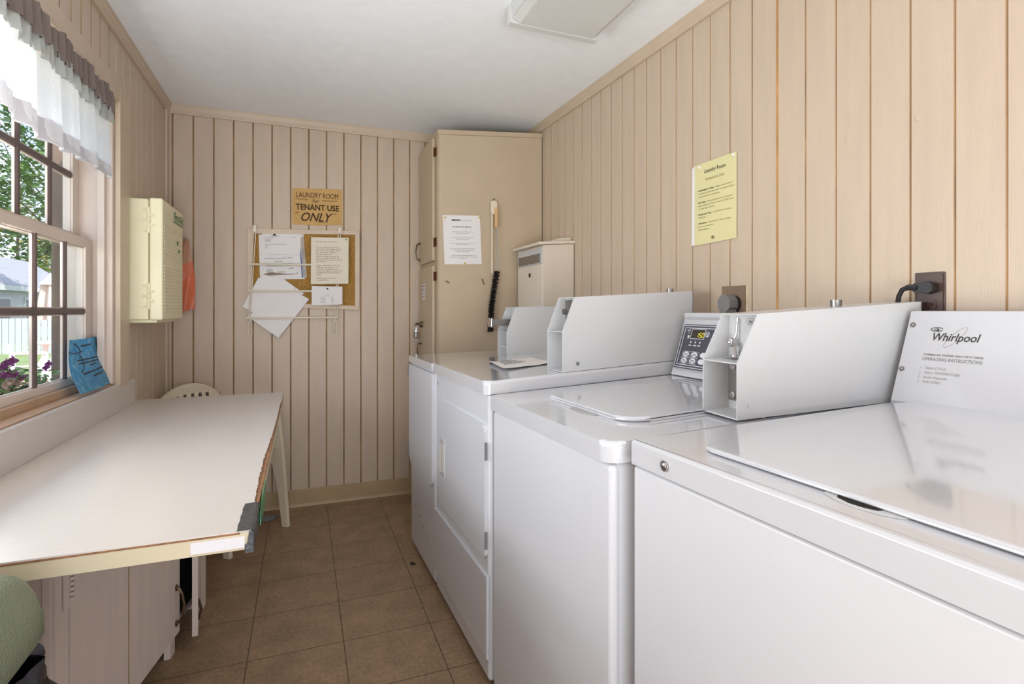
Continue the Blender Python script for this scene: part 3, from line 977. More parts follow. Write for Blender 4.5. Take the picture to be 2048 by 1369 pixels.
for x in (-.286, .188):
    t = NB(); tube(t, [(x - .008, RY, 1.13), (x - .009, RY, 1.06), (x, RY, 1.048), (x + .009, RY, 1.06), (x + .008, RY, 1.13), (x, RY, 1.135), (x - .008, RY, 1.13)], .0025, 6); tube(t, [(x, RY, 1.13), (x, RY + .002, 1.155)], .004, 6); obj('hook', t, 'rack', rk)
# loose sheets tucked in the rack
sheetpaper('loose_sheet', [(-.236, 1.418), (-.105, 1.388), (.012, 1.300), (-.212, 1.215)], .0125, 'paper', 'blank white sheet under another, tucked askew behind the rack rods', curl=.002)
sheetpaper('loose_sheet', [(-.243, 1.395), (-.10, 1.33), (-.22, 1.15), (-.328, 1.222)], .0105, 'paper', 'blank white sheet sticking out left of the cork board behind the rack', curl=.002)
sheetpaper('loose_sheet', [(-.075, 1.335), (.038, 1.268), (-.134, 1.034), (-.303, 1.164)], .0145, 'paper', 'large blank white sheet hanging below the cork board at a slant', curl=.003)
# typed notice and price list in front of the rack's right wires
th, sh, w, hh = sheetpaper('typed_notice', [(.049, 1.646), (.268, 1.652), (.267, 1.366), (.047, 1.359)], .033, 'cream', 'cream typed notice about the pool on the right of the cork board')
t = NB()
L = ['To all unit owners:', '', '', 'Please remove all your', 'personal belongings when', 'you leave the pool area', 'for the day. Chairs,', 'chaise and pool', 'surroundings should be', 'clean and available for', 'the next one who wants to', 'use them.', '', 'Also, remember that for', 'safety reasons it is', 'strictly forbidden to', 'have any glass containers', 'inside the fenced pool', 'area.', '', 'Thank you for your', 'cooperation.']
for k, s in enumerate(L):
    if s: sh.text(t, s, .034, hh - .030 - .0112 * k, .0098, width=len(s) * .0061)
obj('typing', t, 'ink2', th, 'grey typed lines')
pin(th, sh, .213, hh - .012, 'green', .0045)
th, sh, w, hh = sheetpaper('price_list', [(.052, 1.348), (.231, 1.347), (.231, 1.236), (.052, 1.231)], .033, 'paper', 'small white list pinned at the bottom right of the cork board')
t = NB(); sh.scribble(t, .082, .098, .064, .004, .0007, 1); sh.quad(t, .062, .118, .056, .0568, .0007)
for k in range(5): sh.scribble(t, .052, .075 + .006 * (k % 3), .047 - .0075 * k, .0035, .0007, 2 + k); sh.scribble(t, .112, .128, .047 - .0075 * k, .0035, .0007, 12 + k)
obj('print', t, 'ink3', th, 'pale grey printed lines'); pin(th, sh, .09, .102, 'ink', .005)
t = NB(); ball(t, back.at(-.043, 1.333, .006), .008, 10); solo('push_pin', t, 'ink', 'black push pin in the middle of the cork board', 'pin')
# cardboard sign
cs = thing('cardboard_sign', 'brown cardboard hand lettered sign above the cork board', 'sign', (.087, YB, 1.84))
sg = Sheet((-.056, YB - .0045, 1.724), (1, 0, .012), (0, 0, 1))
t = NB(); prism(t, [(-.056, 1.724), (.09, 1.7245), (.233, 1.736), (.2335, 1.85), (.232, 1.957), (.10, 1.953), (-.058, 1.944), (-.0595, 1.84)], 'y', YB - .004, YB, .001); obj('card', t, 'card', cs)
t = NB()
sg.text(t, 'LAUNDRY ROOM', .145, .168, .045, 'CENTER', width=.243, h=.001)
sg.line(t, [(.015, .157), (.09, .154)], .0022, .001); sg.line(t, [(.17, .153), (.262, .155)], .0025, .001)
sg.text(t, 'for', .112, .138, .034, shear=.3, h=.001, width=.042)
sg.text(t, 'TENANT USE', .145, .092, .050, 'CENTER', width=.252, bold=.0013, h=.001)
sg.text(t, 'ONLY', .040, .024, .074, shear=.38, width=.185, bold=.0012, h=.001)
sg.line(t, [(.150, .018), (.17, .023), (.19, .020), (.205, .024)], .0025, .001)
for x, y in ((.022, .076), (.032, .077), (.243, .078), (.253, .079)):
    sg.line(t, [(x, y), (x - .004, y - .008)], .004, .001)
obj('lettering', t, 'marker', cs, 'brown hand lettering')

# ------------------------------------------------------------------ tall cabinet in the far right corner
tcab = thing('tall_cabinet', 'tall painted corner cabinet reaching almost to the ceiling', 'cabinet', (1.06, 3.3, 0))
CX, CY, CXR = .736, 3.058, 1.388
rise = lambda x, y, z: (x, y, z + (x - CX) * .083 * max(0, z) / 2.245)
t = NB(); box(t, CX, CXR, CY, YB - .002, 0, 2.218, .002); warp(t, rise); obj('carcass', t, 'cab', tcab)
t = NB(); box(t, CX - .008, CXR + .003, CY - .004, YB - .002, 2.2185, 2.247, .004, 3); warp(t, rise); obj('top_board', t, 'cab', tcab)
t = NB(); box(t, CX - .006, CX - .0005, CY + .0005, CY + .075, 0, 2.217, .001); box(t, CX - .006, CX - .0005, CY + .076, YB - .003, 1.455, 1.505, .001); box(t, CX - .006, CX - .0005, CY + .076, YB - .003, 0, .10, .001); obj('face_frame', t, 'cab', tcab)
for z0, z1, hz in ((1.492, 2.214, (2.13, 1.60)), (.12, 1.464, (1.40, .3))):
    t = NB(); box(t, CX - .024, CX - .0065, 3.125, 3.515, z0, z1, .005, 3); d_ = obj('door', t, 'cab', tcab)
    for z in hz:
        t = NB(); tube(t, [(CX - .014, 3.121, z - .026), (CX - .014, 3.121, z + .026)], .0055, 8); box(t, CX - .009, CX - .0065, 3.09, 3.121, z - .026, z + .026, .001); obj('hinge', t, 'rust', d_, 'brown butt hinge')
    if z0 > 1:
        t = NB(); X_ = CX - .024
        tube(t, [(X_, 3.47, 1.635), (X_ - .022, 3.47, 1.622), (X_ - .03, 3.47, 1.578), (X_ - .022, 3.47, 1.532), (X_, 3.47, 1.52)], [.007, .005, .0045, .005, .007], 8); obj('pull_handle', t, 'brass', d_)
    else:
        t = NB(); X_ = CX - .024
        tube(t, [(X_, 3.44, .985), (X_ - .022, 3.44, .99), (X_ - .028, 3.44, .945), (X_ - .02, 3.44, .905), (X_, 3.44, .895)], [.007, .005, .0045, .005, .007], 8)
        obj('pull_handle', t, 'brass', d_)
        t = NB(); box(t, X_ - .0008, X_, 3.33, 3.39, 1.265, 1.365, .0002); st = obj('sticker', t, 'paper', d_, 'small white and blue sticker')
        s_ = Sheet((X_ - .0008, 3.39, 1.265), (0, -1, 0), (0, 0, 1)); t = NB()
        s_.quad(t, .006, .054, .082, .090); s_.quad(t, .006, .054, .058, .064); s_.scribble(t, .012, .048, .073, .005); s_.scribble(t, .018, .042, .042, .008); s_.scribble(t, .012, .048, .022, .008); obj('print', t, 'blueink', d_)
# padlock hanging on the cabinet hasp
pdk = thing('padlock', 'steel padlock hanging from the hasp of the tall cabinet lower door', 'padlock', (CX - .03, 3.46, 1.06))
X_ = CX - .025
t = NB(); box(t, X_ - .004, X_ - .0005, 3.385, 3.44, 1.09, 1.13, .001); tube(t, [(X_ - .003, 3.41, 1.11), (X_ - .02, 3.41, 1.11)], [.02, .012], 12); tube(t, [(X_ - .004, 3.44, 1.112), (X_ - .03, 3.46, 1.112), (X_ - .035, 3.46, 1.10)], .006, 8); obj('hasp', t, 'brass', pdk, 'dark bronze hasp')
t = NB(); tube(t, [(X_ - .03, 3.448, 1.055), (X_ - .03, 3.448, 1.095), (X_ - .03, 3.456, 1.108), (X_ - .03, 3.468, 1.108), (X_ - .03, 3.476, 1.095), (X_ - .03, 3.476, 1.055)], .004, 8); obj('shackle', t, 'chrome', pdk)
t = NB(); box(t, X_ - .042, X_ - .018, 3.438, 3.486, 1.02, 1.06, .006, 3); obj('lock_body', t, 'steel', pdk)

# printed note, tape scraps, brush on the cabinet side
nt_ = thing('printed_note', 'white printed note pinned to the side of the tall cabinet', 'note', (.88, CY, 1.61))
sp_ = Sheet((.768, CY - .0014, 1.466), (1, 0, .04), (0, 0, 1))
t = NB(); sp_.quad(t, 0, .227, 0, .287, .0008, .0008); obj('sheet', t, 'paper', nt_)
t = NB(); sp_.poly(t, [(0, 0), (.055, 0), (0, .055)], .0008, .0016); obj('folded_corner', t, 'paper', nt_)
t = NB()
sp_.scribble(t, .052, .108, .258, .009, .0014, 41); sp_.quad(t, .052, .106, .256, .262, .0014); sp_.scribble(t, .112, .172, .256, .004, .0014, 42)
sp_.scribble(t, .055, .17, .219, .008, .0014, 43)
obj('heading', t, 'ink2', nt_, 'bold grey printed heading')
t = NB(); yy = [(.190, .05, .18), (.181, .075, .155), (.156, .052, .178), (.148, .075, .155), (.124, .042, .19), (.116, .075, .152), (.092, .035, .195), (.083, .05, .185), (.074, .075, .155), (.051, .045, .19), (.042, .03, .205), (.033, .09, .135)]
for k, (y, a, b) in enumerate(yy): sp_.scribble(t, a, b, y, .0042, .0014, 50 + k)
obj('print', t, 'ink3', nt_, 'pale grey printed lines')
for x, y, nm in ((.013, .272, 'yellow_pin'), (.222, .276, 'yellow_pin'), (.122, .006, 'yellow_pin')):
    t = NB(); ball(t, sp_.at(x, y, .004), .0055, 10); obj('push_pin', t, mk('yellow_pin', 'd6bb3c', .3) if 'yellow_pin' not in bpy.data.materials else bpy.data.materials['yellow_pin'], nt_, 'yellow push pin')
for x0, z0, rot_, where in ((.786, 1.365, -.5, 'below the printed note'), (1.004, 1.37, .35, 'beside the black brush')):
    t = NB(); s_ = Sheet((x0, CY - .0006, z0), (math.cos(rot_), 0, math.sin(rot_)), (-math.sin(rot_), 0, math.cos(rot_)))
    s_.quad(t, -.006, .006, -.02, .02, .0006, .0006) if rot_ > 0 else s_.quad(t, -.012, .012, -.006, .006, .0006, .0006)
    solo('tape_scrap', t, 'recp', 'scrap of old brown tape on the tall cabinet ' + where, 'tape')
br_ = thing('lint_brush', 'long black bristle lint brush with wood handle hanging on the tall cabinet', 'brush', (1.06, CY - .02, 1.5))
BYY = CY - .016
t = NB(); tube(t, [(1.066, CY, 1.862), (1.066, CY - .02, 1.858), (1.066, CY - .02, 1.868)], .003, 6); obj('nail', t, 'brass', br_)
t = NB(); P = rrect(1.046, 1.086, 1.775, 1.855, .016); prism(t, P, 'y', BYY - .004, BYY + .004, .002); box(t, 1.049, 1.058, BYY - .003, BYY + .003, 1.42, 1.78, .001); obj('white_hanger', t, 'rack', br_, 'white plastic hanger strip')
t = NB(); tube(t, [(1.078, BYY - .008, 1.815), (1.079, BYY - .008, 1.80), (1.079, BYY - .008, 1.71), (1.078, BYY - .008, 1.695)], [.008, .0115, .0115, .008], 12); obj('handle', t, 'woodh', br_, 'pale wood handle')
t = NB(); tube(t, [(1.08, BYY - .008, 1.70), (1.088, BYY - .008, 1.43), (1.06, BYY - .006, 1.18), (1.035, BYY - .006, 1.07)], .0025, 6); obj('wire_stem', t, 'steel', br_)
t = NB(); rr = random.Random(5)
for k in range(640):
    f = k / 640
    cx, cz = 1.084 - .042 * f - .01 * math.sin(f * 3), 1.435 - .36 * f
    an = k * 2.4 + rr.uniform(-.2, .2)
    ln = .019 + rr.uniform(-.003, .003)
    tip = (cx + ln * math.cos(an), BYY - .008 + min(.014, ln * math.sin(an)), cz - .004 + rr.uniform(-.004, .004))
    bx = Vector((cx, BYY - .008, cz)); d_ = (Vector(tip) - bx).normalized(); sd = d_.cross(Vector((0, 0, 1))).normalized() * .0014; u_ = Vector((0, 0, .0016))
    v_ = [t.verts.new(bx + sd), t.verts.new(bx - sd), t.verts.new(Vector(tip) - sd), t.verts.new(Vector(tip) + sd)]
    t.faces.new(v_)
    v_ = [t.verts.new(bx + u_), t.verts.new(bx - u_), t.verts.new(Vector(tip) - u_), t.verts.new(Vector(tip) + u_)]
    t.faces.new(v_)
obj('bristles', t, 'bristle', br_)

# ------------------------------------------------------------------ drop box on the right wall
mb = thing('drop_box', 'cream metal mailbox style drop box on the wall beside the tall cabinet', 'mailbox', (1.31, 2.85, 1.35))
MX0, MY0, MY1 = 1.214, 2.66, 3.034
rise2 = lambda x, y, z: (x, y, z + (x - MX0) * .075)
t = NB(); box(t, MX0 + .003, 1.402, MY0, MY1, 1.13, 1.555, .003); warp(t, rise2); obj('box_body', t, 'mail', mb)
t = NB(); box(t, MX0 - .001, MX0 + .004, MY0 + .012, MY1 - .012, 1.14, 1.452, .002); fd = obj('door', t, 'mailf', mb)
t = NB(); tube(t, [(MX0 - .0035, 2.84, 1.40), (MX0 + .002, 2.84, 1.40)], .013, 14); tube(t, [(MX0 - .006, 2.84, 1.40), (MX0, 2.84, 1.40)], .007, 10); obj('lock', t, 'brass', fd, 'small dark bronze lock')
t = NB(); box(t, MX0 - .0015, MX0 + .004, MY0 + .012, MY1 - .012, 1.455, 1.545, .002); obj('slot_panel', t, 'meter', mb, 'pale grey panel round the slot')
t = NB(); box(t, MX0 - .006, MX0 + .001, MY0 + .03, MY1 - .035, 1.462, 1.512, .0015); obj('slot_flap', t, 'steel', mb, 'brushed metal slot flap')
t = NB(); box(t, MX0 - .030, 1.404, MY0 - .014, MY1 + .004, 1.556, 1.572, .003); warp(t, rise2)
t2 = [(1.25, 1.573), (1.33, 1.592), (1.40, 1.594), (1.40, 1.573)]
tt = NB(); prism(tt, t2, 'y', MY0 + .03, MY1 - .03, .002); warp(tt, rise2)
obj('lid', t, 'mail', mb); obj('hood', tt, 'mail', mb)

# ------------------------------------------------------------------ dryers
def coin_box(par, P1, P2, w, zb, zb2, zk, zt, zt2, lean, mat='meter', deep=.07):
    """open-fronted coin meter box along P1 -> P2; its other side lies w to the left (towards +Y)"""
    a, b = Vector((*P1, 0)), Vector((*P2, 0))
    d = (b - a); L = d.length; d.normalize()
    n = Vector((-d.y, d.x, 0))
    Q = lambda s, q, z: a + d * s + n * q + Vector((0, 0, z))
    th = .0028
    prof = [(0, zb), (L, zb2), (L, zt2), (lean, zt), (0, zk)]
    t = NB()
    for q0 in (0, w - th):
        A_ = [t.verts.new(Q(s, q0, z)) for s, z in prof]; B_ = [t.verts.new(Q(s, q0 + th, z)) for s, z in prof]
        t.faces.new(A_[::-1]); t.faces.new(B_)
        for i in range(5): t.faces.new((A_[i], A_[(i + 1) % 5], B_[(i + 1) % 5], B_[i]))
    def plate(s0, z0, s1, z1, h=th):
        hexa(t, [Q(s0, th * .5, z0 - h), Q(s1, th * .5, z1 - h), Q(s1, w - th * .5, z1 - h), Q(s0, w - th * .5, z0 - h), Q(s0, th * .5, z0), Q(s1, th * .5, z1), Q(s1, w - th * .5, z1), Q(s0, w - th * .5, z0)])
    plate(lean, zt, L, zt2); plate(0.001, zb + th, L, zb2 + th); plate(.001, zk, deep + .03, zk + .004)
    hexa(t, [Q(L - th, 0, zb2), Q(L, 0, zb2), Q(L, w, zb2), Q(L - th, w, zb2), Q(L - th, 0, zt2), Q(L, 0, zt2), Q(L, w, zt2), Q(L - th, w, zt2)])
    hexa(t, [Q(deep, th, zb), Q(deep + th, th, zb), Q(deep + th, w - th, zb), Q(deep, w - th, zb), Q(deep, th, zt - .001), Q(deep + th, th, zt - .001), Q(deep + th, w - th, zt - .001), Q(deep, w - th, zt - .001)])
    o = obj('coin_meter', t, mat, par)
    return o, Q, L

def base_machine(T, label, y0, y1, zt, D, lip, group):
    m = thing('clothes_dryer' if 'dryer' in label else 'washing_machine', label, 'dryer' if 'dryer' in label else 'washing machine', T(D / 2, (y0 + y1) / 2, 0), group)
    t = NB()
    box(t, .012, D - .005, y0 + .004, y1 - .004, .025, zt - lip, .014, 4); warp(t, T); obj('cabinet_body', t, 'whitemat', m)
    t = NB()
    for x, y in ((.06, y0 + .06), (.06, y1 - .06), (D - .06, y0 + .06), (D - .06, y1 - .06)):
        f = NB(); tube(f, [(x, y, 0), (x, y, .012), (x, y, .012), (x, y, .03)], [.02, .02, .01, .01], 12); warp(f, T); obj('levelling_foot', f, 'black', m)
    t.free()
    return m

TD = lambda k: (lambda d, y, z: (.535 - .0252 * (y - 1.6) + d, y, z * (1 + k * d / .975)))
T1, T2 = TD(.055), TD(.022)
DD = .84
# near dryer, Y 1.6 .. 2.262
dy = base_machine(T1, 'white dryer between the washers and the farthest dryer, with a door recess grip', 1.602, 2.262, .977, DD, .042, 'white dryers')
t = NB(); slab(t, rrect(-.004, DD, 1.600, 2.264, (.022, 0, 0, .022)), .934, .977, .012, 4); warp(t, T1); obj('top_panel', t, 'white', dy)
t = NB(); P = rrect(1.618, 2.192, .413, .834, .02); prism(t, P, 'x', .001, .016, .003); warp(t, T1); dr = obj('door', t, 'whitemat', dy)
t = NB(); box(t, -.0012, .004, 2.082, 2.152, .535, .685, .004, 3); warp(t, T1); obj('grip_surround', t, 'white', dr)
t = NB(); box(t, -.0018, .002, 2.096, 2.138, .552, .664, .006, 3); warp(t, T1); obj('grip_recess', t, mk('shaded_recess_plastic', 'bdb9ae', .5), dr, 'beige recessed grip')
for z0, z1 in ((.727, .782), (.446, .501)):
    t = NB(); box(t, -.0015, .008, 1.6085, 1.6115, z0, z1, .0005); warp(t, T1); obj('hinge', t, 'plug', dr, 'dark grey hinge edge')
t = NB(); box(t, .003, .014, 1.606, 2.258, .10, .362, .003); warp(t, T1); obj('lower_panel', t, 'whitemat', dy)
t = NB(); box(t, .0115, .0135, 2.225, 2.235, .885, .9, .001); warp(t, T1); obj('catch', t, 'brass', dy)
cm, Q, L = coin_box(dy, (.803, 1.604), (1.338, 1.606), .118, .993, 1.023, 1.129, 1.244, 1.271, .044)
t = NB(); p = Q(.035, .04, 1.195); tube(t, [p, p + Vector((-.012, 0, 0))], .010, 12); box(t, p.x + .02, p.x + .034, p.y + .005, p.y + .05, 1.145, 1.235, .002); obj('coin_slide', t, 'steel', cm, 'steel coin slide')
t = NB(); p = Q(.055, -.001, 1.021); tube(t, [p, p + Vector((0, -.003, 0))], .006, 12); p = Q(.49, -.001, 1.036); tube(t, [p, p + Vector((0, -.002, 0))], .005, 12); obj('screw', t, 'chrome', cm, 'shiny screw')
t = NB(); tube(t, [(1.30, 1.69, 1.268), (1.30, 1.69, 1.282)], .013, 12); obj('top_lock', t, 'steel', cm)
# farthest dryer, Y 2.268 .. 2.762
dy = base_machine(T2, 'white dryer farthest from the camera, standing beside the tall cabinet', 2.27, 2.762, .972, DD, .03, 'white dryers')
t = NB(); slab(t, rrect(-.003, DD, 2.267, 2.765, (.012, 0, 0, .03)), .941, .972, .010, 4); warp(t, T2); obj('top_panel', t, 'white', dy)
t = NB(); P = rrect(2.283, 2.752, .433, .928, (.05, .05, .01, .01)); prism(t, P, 'x', .000, .016, .003); warp(t, T2); dr = obj('door', t, 'whitemat', dy)
for z0, z1 in ((.868, .919), (.466, .523)):
    t = NB(); box(t, -.005, .01, 2.752, 2.760, z0, z1, .0005); warp(t, T2); obj('hinge', t, 'plug', dr, 'dark grey hinge edge')
t = NB()
rr = random.Random(9)
for k in range(14):
    y = 2.66 - .026 * k + rr.uniform(-.01, .01); z = .235 - .0075 * k + rr.uniform(-.01, .01)
    if rr.random() < .75: box(t, .0112, .0122, y, y + rr.uniform(.006, .02), z, z + rr.uniform(.002, .006))
warp(t, T2); obj('scuff_mark', t, 'ink2', dy, 'grey scuff marks')
cm, Q, L = coin_box(dy, (.872, 2.312), (1.375, 2.318), .118, .983, .99, 1.101, 1.215, 1.224, .044)
t = NB(); p = Q(.02, .055, 1.14)
box(t, p.x - .075, p.x + .05, p.y - .022, p.y + .022, 1.128, 1.158, .002); obj('coin_slide', t, 'steel', cm, 'steel coin slide pulled out')
t = NB(); box(t, p.x - .084, p.x - .073, p.y - .026, p.y + .026, 1.122, 1.164, .003); obj('slide_handle', t, 'chrome', cm)
t = NB(); box(t, .874, .8765, 2.318, 2.426, 1.03, 1.034); p = Q(.04, -.001, 1.0); tube(t, [p, p + Vector((0, -.003, 0))], .006, 10); obj('latch_plate', t, 'meter', cm)
# sheets lying on the dryers
pp = thing('loose_leaflet', 'thin crumpled printed sheet lying on the dryer tops between the coin boxes', 'paper', (.78, 1.95, .99))
t = NB(); rows = []
for i in range(9):
    row = []
    for k in range(9):
        u, v = k / 8, i / 8
        p = Vector((.668, 1.80, 0)).lerp(Vector((.90, 1.86, 0)), u).lerp(Vector((.69, 2.05, 0)).lerp(Vector((.90, 2.10, 0)), u), v)
        zz = .977 * (1 + .055 * (p.x - .527) / .975) + .0025 + .003 * (math.sin(5 * u + 2 * v) ** 2) + (.006 * (1 - u * 4) if u < .25 else 0)
        row.append((p.x, p.y, zz))
    rows.append(row)
grid(t, rows); obj('sheet', t, 'paper', pp)
t = NB(); s_ = Sheet((.70, 1.87, .99), (.2, .05, .011), (-.02, .2, 0))
for k in range(4): s_.scribble(t, .02 + .012 * k, .12, .035 + .03 * k, .002, .0065, 60 + k)
obj('print', t, 'ink3', pp, 'pale grey printed lines')

# ------------------------------------------------------------------ washers
TM = lambda d, y, z: (.571 - .035 * (y - .926) + d, y, z * (1 + .052 * d / .935))
wm = base_machine(TM, 'white washing machine with digital panel, second from the camera', .929, 1.586, .935, .80, .042, 'white washing machines')
t = NB(); slab(t, rrect(-.004, .80, .926, 1.590, (.038, .01, 0, .012), 7), .892, .935, .012, 4); warp(t, TM); obj('top_panel', t, 'white', wm)
t = NB(); box(t, .004, .03, .932, 1.584, .03, .889, .012, 4); warp(t, TM); obj('front_panel', t, 'whitemat', wm)
ZL = lambda x: .935 * (1 + .052 * x / .935)
t = NB(); slab(t, rrect(.118, .60, 1.038, 1.43, (.06, .02, .02, .012), 7), .9355, .9475, .007, 4, True); warp(t, TM); ld = obj('lid', t, 'white', wm)
t = NB(); prism(t, [(.098, 1.27), (.122, 1.29), (.122, 1.16), (.105, 1.165), (.094, 1.20)], 'z', .9352, .9368, .0006); warp(t, TM); obj('lid_grip', t, mk('shaded_grip_plastic', 'a9a8a6', .5), ld, 'grey grip recess')
# slanted control console
sc = [(1.22, .972), (1.285, 1.166), (1.278, 1.176), (1.278, 1.188), (1.286, 1.192), (1.385, 1.192), (1.385, .972)]
t = NB(); prism(t, sc, 'y', 1.06, 1.583, .004, 3); cn = obj('console', t, 'white', wm)
cp = Sheet((1.22, 1.58, .985), (0, -1, 0), (.062, 0, .19)); cp.o = cp.o + cp.n * .0055
t = NB(); cp.poly(t, rrect(.012, .30, .014, .172, .004), 0, .0012); obj('panel_border', t, 'panel', cn, 'dark grey outer border of the control panel')
t = NB()
for x0, x1, y0, y1 in ((.0155, .297, .018, .1685), (.027, .285, .026, .160)):
    for q in ((x0, x1, y0, y0 + .0022), (x0, x1, y1 - .0022, y1), (x0, x0 + .0022, y0, y1), (x1 - .0022, x1, y0, y1)): cp.quad(t, *q, .0018)
for q in ((.064, .132, .1205, .1222), (.064, .132, .1545, .1562), (.064, .0657, .1205, .1562), (.1303, .132, .1205, .1562)): cp.quad(t, *q, .0022)
for k in range(3):
    x = .072 + .0229 * k
    cp.poly(t, [(x + .003 * math.cos(a), .1085 + .004 * math.sin(a)) for a in [R(30 * q) for q in range(12)]], .0012, .0018); cp.scribble(t, x - .008, x + .008, .0975, .006, .0018, 80 + k)
cp.text(t, '@', .1437, .1325, .017, 'CENTER', h=.0018)
cp.line(t, [(.1437 + .0085 * math.cos(a), .1396 + .0085 * math.sin(a)) for a in [R(15 * q) for q in range(25)]], .0016, .0018)
cp.poly(t, [(.048, .131), (.054, .134), (.058, .130), (.056, .122), (.051, .120)], .0012, .0018); cp.scribble(t, .040, .052, .150, .005, .0018, 85); cp.line(t, [(.048, .140), (.055, .150), (.053, .158)], .0015, .0018)
obj('panel_marks', t, 'btn', cn, 'white frames, marks and icons')
t = NB(); cp.quad(t, .0655, .1305, .122, .155, .0017); obj('display', t, 'screen', cn, 'dark display window')
t = NB()
def seg7(ch, x, y, w, hgt, tk=.0016):
    segs = {'1': 'bc', '5': 'afgcd', '0': 'abcdef'}[ch]
    sh_ = lambda yy: (yy - y) * .16
    H2 = hgt / 2
    for s in segs:
        if s in 'agd':
            yy = y + {'a': hgt, 'g': H2, 'd': 0}[s]
            cp.line(t, [(x + sh_(yy) + .001, yy), (x + w + sh_(yy) - .001, yy)], tk, .0022)
        else:
            xx = x + (w if s in 'bc' else 0); ya = y + (H2 if s in 'bf' else 0)
            cp.line(t, [(xx + sh_(ya + .001), ya + .001), (xx + sh_(ya + H2 - .001), ya + H2 - .001)], tk, .0022)
seg7('1', .0925, .127, .0085, .0155); seg7('5', .105, .127, .0085, .0155); seg7('0', .1175, .127, .0085, .0155)
obj('digits', t, 'digit', cn, 'lit yellow digits 150')
for k, (x, y) in enumerate(((.065, .0650), (.107, .0655), (.063, .0422), (.1052, .0429), (.149, .066), (.147, .0435))):
    t = NB(); cp.poly(t, [(x + .0145 * math.cos(a), y + .0092 * math.sin(a)) for a in [R(15 * q) for q in range(24)]], .0012, .0030); obj('button', t, 'btn', cn, 'oval silver button')
t = NB()
for k, (x, y) in enumerate(((.065, .0650), (.107, .0655), (.063, .0422), (.1052, .0429))):
    cp.scribble(t, x - .008, x + .003, y + .002, .004, .0034, 90 + k); cp.scribble(t, x - .008, x + .002, y - .003, .004, .0034, 95 + k)
    cp.quad(t, x + .006, x + .008, y - .006, y + .003, .0034)
obj('button_marks', t, 'panel', cn, 'tiny dark button symbols')
t = NB()
for k, (x, y) in enumerate(((.065, .0650), (.107, .0655), (.063, .0422), (.1052, .0429))):
    P = [(x - .0185, y - .0105), (x + .0185, y - .0105), (x + .0185, y + .0105), (x - .0185, y + .0105), (x - .0185, y - .0105)]
    cp.line(t, P, .0011, .0018)
obj('button_frames', t, 'btn', cn, 'thin pale frames round the buttons')
# the coin box with its slide
cm, Q, L = coin_box(wm, (.888, .922), (1.428, .876), .122, .958, .982, 1.083, 1.192, 1.2215, .055, deep=.072)
f2 = lambda s, q, z: Q(s, q, z)
t = NB()
tube(t, [f2(.066, .080, 1.182), f2(.064, .080, 1.15), f2(.062, .082, 1.138), f2(.058, .086, 1.128)], .0022, 8)
ball(t, f2(.054, .088, 1.124), (.0105, .0105, .012), 12)
tube(t, [f2(.058, .084, 1.12), f2(.06, .080, 1.10), f2(.06, .079, 1.092)], .0038, 10)
tube(t, [f2(.058, .079, 1.094), f2(.058, .079, 1.0885)], .0105, 12)
hexa(t, [tuple(Q(s_2, q, z)) for z in (1.0885, 1.092) for s_2, q in ((.042, .064), (.07, .064), (.07, .104), (.042, .104))], .001)
tube(t, [f2(.066, .074, 1.122), f2(.066, .074, 1.095)], .0018, 6)
obj('coin_slide', t, 'chrome', cm, 'chrome coin slide lever')
mp_ = Sheet(Q(.0690, .112, 1.086), tuple(Q(0, 0, 0) - Q(0, 1, 0)), (0, 0, 1))
t = NB(); mp_.line(t, [(.072 + (.0125 if abs(math.cos(a)) > .9 else .009) * (1 if math.cos(a) > 0 else -1), .088 + .0075 * math.sin(a) * (0 if abs(math.cos(a)) > .9 else 1.1)) for a in [R(60 * q) for q in range(7)]], .0008, .001)
mp_.text(t, '25¢', .072, .0848, .0088, 'CENTER', bold=.0002, h=.001)
obj('price_mark', t, 'ink', cm, 'outlined 25 cent mark')
t = NB()
hexa(t, [tuple(Q(s, q, z)) for z in (.985, 1.076) for s, q in ((.062, .050), (.071, .050), (.071, .108), (.062, .108))], .001)
obj('lock_plate', t, 'steel', cm, 'grey steel lock plate')
for z in (1.067, .999):
    t = NB(); tube(t, [Q(.062, .089, z), Q(.057, .089, z), Q(.054, .089, z)], [.0095, .0095, .006], 14); obj('bolt', t, 'chrome', cm, 'round chrome bolt')
t = NB(); p = Q(.03, -.001, .99); tube(t, [p, p + Vector((0, -.0015, 0))], .0045, 10); hexa(t, [tuple(Q(s, q, z)) for z in (.9856, .9866) for s, q in ((.002, .1188), (.07, .1188), (.07, .1192), (.002, .1192))]); obj('rivet', t, 'meter', cm)
t = NB(); tube(t, [Q(.35, .07, 1.205), Q(.35, .07, 1.226)], .013, 12); obj('top_lock', t, 'steel', cm)

# nearest washer
TN = lambda d, y, z: (.598 - .033 * (y - .9) + d, y, z * (1 + .05 * d / .948))
TB = lambda d, y, z: TN(d, y - (.034 * d / .8 if y > .8 else 0), z)
wn = base_machine(TB, 'white washing machine nearest the camera with printed instruction console', .212, .897, .948, .80, .046, 'white washing machines')
t = NB(); slab(t, rrect(0, .80, .21, .898, (.02, 0, 0, .004), 4), .901, .948, .007, 3); warp(t, lambda d, y, z: TN(d, y - (.034 * d / .8 if y > .8 else 0), z)); obj('top_panel', t, 'white', wn)
t = NB(); box(t, .003, .03, .213, .894, .03, .897, .006, 3); warp(t, TN); obj('front_panel', t, 'whitemat', wn)
t = NB(); box(t, .010, .2, .214, .893, .893, .903); warp(t, TN); obj('dark_seam', t, 'dark', wn, 'dark gap below the top panel')
t = NB(); p = Vector(TN(-.001, .795, .923)); tube(t, [p, p + Vector((-.003, 0, 0))], .0095, 14); ball(t, p + Vector((-.003, 0, 0)), (.003, .007, .007), 12); obj('screw', t, 'chrome', wn, 'shiny screw head')
t = NB()
